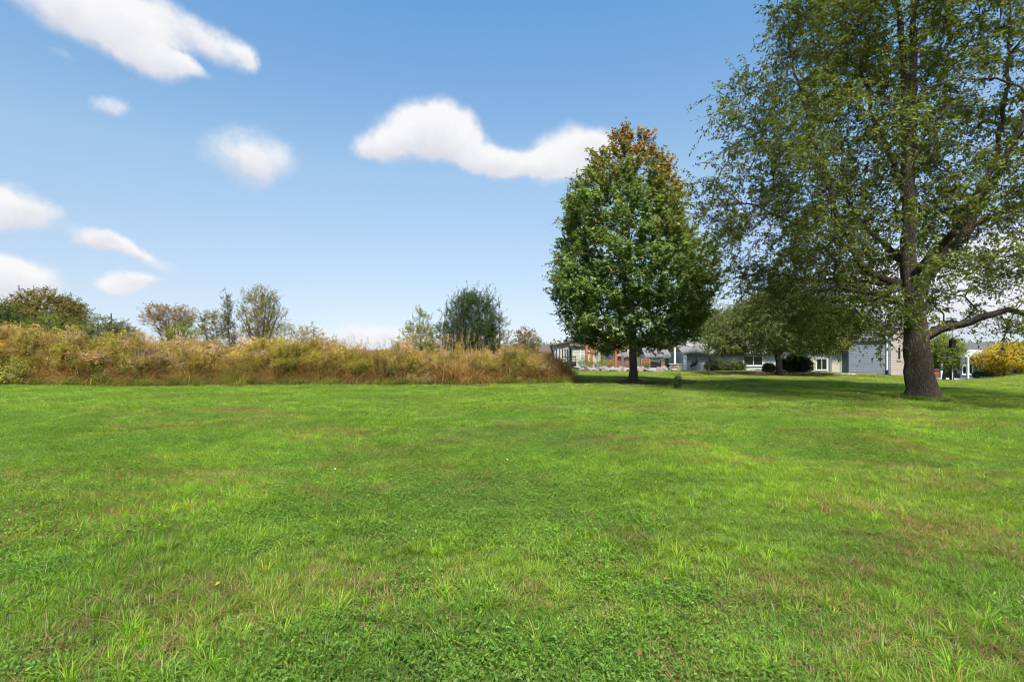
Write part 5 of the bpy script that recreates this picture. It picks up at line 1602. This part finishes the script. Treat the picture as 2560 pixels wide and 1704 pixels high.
bush('garden_shrub', 'low bright green plant in front of the red wood screen', 1613, 925, 46.6, .85, .5, [(.12, .21, .03), (.09, .16, .03)], .06, .4, 40, 5, .18, 8, zbase=.1)
bush('foundation_shrub', 'olive low shrub below the small grey window', 1790, 925, 48.8, 2.2, 1.0, [(.085, .10, .03), (.11, .12, .035), (.06, .08, .025)], .12, .45, 170, 8, .35, 10, depth=.6)
bush('foundation_shrub', 'dark low shrub left of the two-pane window', 1836, 925, 48.7, 1.9, .85, [(.06, .09, .025), (.085, .115, .03), (.045, .065, .02)], .12, .45, 150, 8, .35, 10, depth=.6)
bush('foundation_shrub', 'small round green shrub right of the two-pane window', 1922, 932, 43.0, .95, .78, [(.055, .095, .025), (.08, .12, .03)], .085, .5, 120, 8, .2, 10)
bush('dark_yew', 'large near-black rounded evergreen shrub right of the crabapple trunk', 1991, 935, 42.0, 1.95, 1.45, [(.02, .036, .015), (.028, .048, .018), (.016, .026, .013)], .10, .4, 260, 10, .3, 12)
bush('porch_hedge', 'low rounded green hedge by the blue house window', 2466, 947, 57, 2.4, 1.0, GS, .12, .5, 150, 8, .3, 10, depth=.7)
bush('rust_shrub', 'small rust-brown shrub at the edge of the blue house patio', 2337, 948, 55, .9, .45, [(.20, .10, .05), (.26, .13, .06), (.12, .10, .03)], .05, .45, 36, 5, .16, 7)

# ------------------------------------------------------------------ crabapple and its mulch bed
def crabapple():
    D = 38.0; x = WX(1947, D); z = float(gz(x, D))
    rng = np.random.default_rng(31)
    S = Skel(32)
    S.limb([(x, D, z - .1), (x, D, z + .3), (x - .03, D, z + 1.0), (x - .1, D, z + 1.45)], [.26, .22, .2], .19, .25, False, .015)
    for px, py, dy, r in ((2010, 800, -.5, .1), (2060, 770, .8, .09), (2020, 740, .3, .1), (1950, 720, 0, .11), (1900, 740, -.8, .1), (1860, 780, .9, .09), (1830, 815, -.6, .08), (2090, 815, 0, .08), (1940, 770, -2.4, .09), (1960, 770, 2.4, .09)):
        e = W(px, py, D); e[1] = D + dy * 1.5
        m = np.array([x - .1, D, z + 1.4])
        S.limb([m, m * .55 + e * .45 + [0, 0, .25], e], [r, r * .7], r * .3, .3)
    zr = [(1.7, 4.2), (2.0, 5.1), (2.6, 5.4), (3.4, 5.3), (4.4, 4.6), (5.3, 3.2), (6.0, 1.5), (6.3, .4)]
    C = crown_points(rng, zr, 640, x + .1, D, .48, inner=.25, lump=.42, seed=33, power=.5)
    q = np.hypot(C[:, 0] - x, C[:, 1] - D)
    C = C[~((C[:, 2] < 2.0) & (q < 2.4))]
    S.clumps(C, step=.3, up=.5, zpen=.1, wob=.05, first=4)
    S.finish(.008, 2.4)
    tips = S.P[np.array(S.tips)]
    ax = lambda P: np.c_[np.full(len(P), x), np.full(len(P), D), P[:, 2] * .6 + .8]
    def col(P, r_):
        c = pal(r_, len(P), [(.095, .122, .038), (.076, .10, .034), (.13, .148, .042), (.15, .14, .045)], [.35, .3, .2, .15], .2)
        k = np.clip((P[:, 0] - x - 1.0) / 3.5, 0, 1) * .75 * (1.2 - np.clip(P[:, 2] / 5, 0, 1))
        warm = pal(r_, len(P), [(.22, .19, .04), (.25, .15, .05), (.19, .20, .04)], None, .2)
        return np.where((r_.uniform(0, 1, len(P)) < k)[:, None], warm, c)
    lv = spray(rng, tips, ax, 9, .8, 14, .16, .42, col, 'simple', outw=.55, upw=.05, droop=.45, upn=.5, rand=.5, spread=.2)
    tree_object('crabapple_tree', 'wide low crabapple with drooping olive foliage in front of the grey house', (x, D, z), S, [lv], M['bark_maple'], M['leaf_far'], lv[3], seed=34, kbig=14, twr=.005)
    # mulch bed: raised lens of bark with an edging of small stones
    def rim(f):
        a = f * 2 * math.pi
        return WX(1965, 40) + 5.4 * math.cos(a), 40.6 + (2.5 if math.sin(a) > 0 else 2.3) * math.sin(a)
    k = 44; V = []
    for s, hgt in ((1.0, .01), (.85, .07), (.5, .12), (.0, .14)):
        for j in range(k):
            a, b = rim(j / k); cx_, cy_ = WX(1965, 40), 40.6
            px_, py_ = cx_ + (a - cx_) * s, cy_ + (b - cy_) * s
            V.append((px_, py_, float(gz(px_, py_)) + hgt + .03 * math.sin(j * 5.1 + s * 9)))
    mb = MB().add(V, [(i * k + j, i * k + (j + 1) % k, (i + 1) * k + (j + 1) % k, (i + 1) * k + j) for i in range(3) for j in range(k)])
    tag(mb.build('mulch_bed', M['mulch_red'], smooth=True), kind='structure')
    edge = thing('stone_edging', 'curved edging of small pale stones along the mulch bed', 'edging', (WX(1965, 40), 40.6, float(gz(WX(1965, 40), 40.6))))
    rm = [rock(960 + q, .34, .24, .17, 'stone', M['block'], (0, 0, 0), 0, edge).data for q in range(4)]
    for o in list(edge.children): bpy.data.objects.remove(o)
    for j in range(60):
        f = .45 + .57 * j / 60
        a, b = rim(f)
        link('stone', rm[j % 4], edge, (a - edge.location.x, b - edge.location.y, float(gz(a, b)) - edge.location.z - .03), (0, 0, j * 1.3))
    tag(rock(971, .7, .5, .45, 'boulder', M['block'], on_ground(1897, 40.2, -.03), .5), 'pale upright stone in the mulch bed below the two-pane window', 'boulder')
    tag(rock(972, .5, .4, .32, 'boulder', M['stone'], on_ground(1963, 39.4, .05), 1.5), 'pink stone in the mulch bed left of the dark evergreen', 'boulder')


crabapple()


# fallen leaves under the crabapple and the maple: uncountable litter
def litter():
    rng = np.random.default_rng(61)
    pts = []
    for px, D, sx, sy, n in ((2050, 36.5, 3.4, .9, 900), (1960, 37.2, 4.0, .8, 500), (1600, 26.0, 2.2, .7, 420), (1820, 36.5, 2.5, .6, 260), (2300, 16.6, 2.5, 1.2, 160)):
        pts.append(np.c_[WX(px, D) + rng.normal(0, sx, n), D + rng.normal(0, sy, n)])
    q = np.vstack(pts); n = len(q)
    P = np.c_[q, gz(q[:, 0], q[:, 1]) + rng.uniform(.03, .08, n)]
    a = rng.uniform(0, 6.283, n); D_ = np.c_[np.cos(a), np.sin(a), rng.normal(0, .3, n)]
    L = rng.uniform(.06, .12, n)
    v, f, c = leaf_arrays(P, D_, norm(np.array([0, 0, 1.]) + rng.normal(0, .4, (n, 3))), L, L * .6, pal(rng, n, [(.13, .07, .025), (.16, .10, .04), (.09, .045, .02), (.17, .12, .045)]), 'round')
    tag(link('fallen_leaves', mk_mesh('fallen_leaves', v, f, c, (M['bush'],))), 'brown fallen leaves strewn in the grass under the trees', 'leaves', kind='stuff')


litter()

# ------------------------------------------------------------------ right-hand trees and small things
far_tree('yellow_green_tree', 'yellow-green tree with orange tips between the maple and the crabapple', 1772, 46, 742, 885, 3.6, [(.16, .19, .03), (.20, .21, .035), (.12, .155, .03)], 190, 6, .55, 9, .11, trunk=1.4, tr=.1, zgrad=(5.0, 6.6, [(.30, .15, .05), (.28, .20, .05)], .8, .5), seed=41)
far_tree('small_green_tree', 'small light green tree with two pale trunks before the blue house', 2360, 50, 838, 922, 3.3, [(.12, .18, .035), (.16, .21, .04), (.09, .14, .03), (.20, .20, .04)], 200, 7, .5, 9, .14, trunk=.7, tr=.13, fork=fan(8, .5, 2.2, 44), seed=45, cat='tree')
far_tree('golden_tree', 'golden yellow tree at the right picture edge before the blue house', 2512, 54, 858, 928, 5.0, [(.40, .29, .03), (.34, .27, .03), (.26, .25, .04), (.44, .28, .03)], 230, 7, .6, 9, .15, trunk=.9, tr=.12, fork=fan(8, .4, 1.5, 47), seed=48)
far_tree('golden_tree', 'second golden tree half cut off by the right picture edge', 2575, 57, 850, 932, 4.2, [(.40, .26, .03), (.30, .23, .04), (.24, .21, .04)], 130, 6, .6, 9, .13, trunk=1.0, tr=.12, seed=50)
far_tree('background_tree', 'olive and orange tree rising behind the garage wing roof', 2130, 66, 782, 880, 8.5, [(.14, .14, .04), (.20, .15, .045), (.11, .12, .035), (.25, .15, .05)], 170, 6, .9, 9, .18, trunk=2., tr=.2, seed=52)
far_tree('background_tree', 'dark green tree behind the patio shed roof', 1672, 62, 800, 905, 5.5, [(.07, .09, .03), (.10, .10, .035), (.05, .07, .025)], 130, 6, .8, 9, .16, trunk=1.6, tr=.16, seed=54)
far_tree('background_tree', 'brownish tree behind the blue house left of its roof ridge', 2345, 84, 826, 900, 6.0, [(.12, .12, .04), (.16, .13, .045)], 110, 6, .9, 8, .2, trunk=2., tr=.2, seed=56)


def small_things():
    # bird feeder hanging from the low right limb of the big tree
    D = 17.9
    fx = WX(2381, D)
    bf = thing('bird_feeder', 'dark lantern-shaped bird feeder hanging from the big tree limb', 'bird feeder', (fx, D, CAMH + (HZ - 868) / F * D))
    MB().box(-.10, .10, -.10, .10, 0, .025).build('tray', M['dark_wood'], bf)
    MB().box(-.07, .07, -.07, .07, .026, .22).build('body', M['dark_wood'], bf)
    MB().lathe([(.115, .222), (.10, .25), (.03, .31), (.006, .33)], 12).build('roof', M['black'], bf)
    MB().tube([(0, 0, .32), (0, 0, .62)], .006, 5).build('wire', M['black'], bf)
    # black and white lamp post by the blue house
    lp = thing('patio_post', 'black post with a white strip beside the small green tree', 'post', on_ground(2379, 54))
    MB().box(-.16, .0, -.1, .1, -.1, 1.55).build('shaft', M['black'], lp); MB().box(.003, .08, -.08, .08, -.1, 1.75).build('strip', M['white'], lp); MB().box(.083, .17, -.1, .1, -.1, 1.2).build('shaft', M['black'], lp)
    # blue house patio slab and its kerb
    zs = float(gz(WX(2380, 57), 57)) + .06
    sl_ = MB().box(WX(2328, 57), WX(2442, 57), 55.6, 60.7, zs - .4, zs).build('patio_slab', M['concrete']); tag(sl_, kind='structure')
    ed = thing('stone_edging', 'pale stone edging in front of the hedge by the blue house', 'edging', on_ground(2470, 55.8))
    for k in range(10):
        x = WX(2444 + k * 6, 55.8); z = float(gz(x, 55.8))
        o = rock(980 + k % 3, .3, .22, .18, 'stone', M['block'], (x - ed.location.x, .1 * math.sin(k), z - ed.location.z), k, ed)
    # white garden chairs
    for k, (px, lab) in enumerate(((2484, 'white garden chair by the hedge, the left one'), (2493, 'white garden chair by the hedge, the right one'))):
        c = thing('garden_chair', lab, 'chair', on_ground(px, 56.6), .5 - k * .7, 'white garden chairs')
        box('seat', M['white'], c, -.22, .22, -.2, .2, .38, .42); box('backrest', M['white'], c, -.22, .22, .18, .22, .423, .9)
        for a in (-.2, .16):
            for b in (-.19, .15): box('leg', M['white'], c, a, a + .04, b, b + .04, -.05, .38)
    # parked car at the right edge, seen from its side
    D = 55.0
    cr = thing('parked_car', 'white car parked at the right edge beyond the golden tree', 'car', on_ground(2596, D, -.02), 0)
    prof = [(-2.25, .42), (2.25, .42), (2.28, .75), (2.2, .95), (1.2, 1.05), (.55, 1.58), (-1.5, 1.62), (-2.1, 1.1), (-2.28, .95)]
    MB().prism(prof, -.9, .9).build('body', M['car_paint'], cr)
    for p_ in ([(-1.45, 1.10), (-1.32, 1.53), (-.45, 1.54), (-.45, 1.10)], [(-.38, 1.10), (-.38, 1.54), (.50, 1.50), (1.02, 1.10)]):
        MB().prism(p_, -.915, -.902).build('window', M['glass'], cr)
    for xx in (-1.4, 1.4):
        w = MB().tube([(xx, -.93, .34), (xx, -.70, .34)], .34, 18).build('wheel', M['rubber'], cr)
        MB().tube([(xx, -.945, .34), (xx, -.931, .34)], .2, 14).build('rim', M['steel'], w)
        w = MB().tube([(xx, .70, .34), (xx, .93, .34)], .34, 18).build('wheel', M['rubber'], cr)
    box('headlight', M['glass_grey'], cr, 2.15, 2.29, -.85, -.5, .74, .88); box('taillight', M['brick'], cr, -2.30, -2.2, -.88, -.6, .8, 1.0); box('door_handle', M['black'], cr, -.3, -.1, -.925, -.905, .98, 1.01)
    # thin pole among the far trees
    po = thing('utility_pole', 'thin dark pole standing among the far olive trees', 'pole', on_ground(278, 75))
    MB().tube([(0, 0, -.2), (0, 0, CAMH + (HZ - 783) / F * 75)], [.09, .07], 8).build('shaft', M['dark_wood'], po)
    MB().tube([(0, -.1, 5.0), (0, -.1, 5.9)], .16, 8).build('transformer', M['black'], po)
    # white seed heads and fallen leaves that stand out in the lawn
    for px, py, lab in ((672, 1062, 'white dandelion seed head in the lawn, largest one'), (656, 961, 'tiny white seed head at the foot of the thicket'), (838, 1183, 'white clover head beside a bare patch in mid lawn'), (1268, 1165, 'white clover head on the lawn near the picture centre')):
        D = CAMH * F / (py - HZ)
        b = thing('seed_head', lab, 'flower', on_ground(px, D))
        MB().tube([(0, 0, -.02), (.004, 0, .09)], .003, 5).build('stem', M['stem'], b)
        MB().lathe([(.002, .085), (.008, .089), (.012, .096), (.008, .104), (.002, .107)], 10).build('head', M['white'], b, True)
    rng = np.random.default_rng(71)
    for px, py, lab in ((183, 1305, 'curled brown leaf lying on the lawn at far left'), (618, 1247, 'rust brown leaf on the lawn left of the middle'), (1010, 1440, 'small tan leaf on the near lawn below the picture centre'), (1605, 1668, 'pale orange leaf lying at the bottom of the lawn'),
                        (2190, 1615, 'long tan leaf on the near lawn at lower right'), (2478, 1350, 'brown leaf in the lawn near the right edge'), (1660, 1465, 'yellow leaf standing in the grass right of centre'), (545, 1483, 'tiny yellow leaf in clover at lower left')):
        D = CAMH * F / (py - HZ)
        a = rng.uniform(0, 6.28); n = 1
        L = np.array([rng.uniform(.03, .048)])
        v, f, c = leaf_arrays(np.zeros((1, 3)), np.array([[math.cos(a), math.sin(a), .1]]), np.array([[rng.normal(0, .3), -.35, 1.]]), L, L * .75, pal(rng, 1, [(.36, .26, .04)] if 'yellow' in lab else [(.15, .095, .03), (.17, .12, .045)]), 'maple')
        o = link('fallen_leaf', mk_mesh('fallen_leaf', v, f, c, (M['bush'],)), None, on_ground(px, D, .055))
        tag(o, lab, 'leaf', 'single fallen leaves on the lawn')


M['stem'] = plain('green_stem', (.12, .2, .04), .6)
small_things()


# far hedgerow and woods that close the horizon: one mass
def treeline():
    rng = np.random.default_rng(91)
    P = []
    n = 2600
    px = rng.uniform(-900, 3600, n); D = rng.uniform(150, 300, n)
    hgt = np.interp(px, [-900, 300, 420, 560, 800, 870, 940, 1000, 1400, 2300, 2450, 3600], [7, 6, 5, 4.6, 3.0, 2.6, 1.6, 2.5, 6, 7, 6, 8]) * (D / 200) * rng.uniform(.55, 1.1, n)
    x = WX(px, D)
    k = 26
    off = norm(rng.normal(0, 1, (n, k, 3))) * rng.uniform(.4, 1, (n, k, 1)) * np.stack([hgt * .55 + .8, hgt * .5 + .5, hgt * .5], -1)[:, None, :]
    Pp = np.stack([x, D, hgt * .5], -1)[:, None, :] + off
    Pp = Pp.reshape(-1, 3); Pp = Pp[Pp[:, 2] > -1.5]
    m = len(Pp); L = rng.uniform(.7, 1.5, m)
    c = pal(rng, m, [(.075, .085, .03), (.10, .10, .035), (.055, .07, .028), (.14, .11, .04)], None, .25)
    v, f, c = leaf_arrays(Pp, norm(rng.normal(0, 1, (m, 3))), norm(rng.normal(0, .6, (m, 3)) + [0, -.3, .8]), L, L * .7, c)
    tag(link('treeline', mk_mesh('treeline', v, f, c, (M['leaf_far'],))), 'low dark wooded horizon far behind the thicket', 'woods', kind='stuff')


treeline()
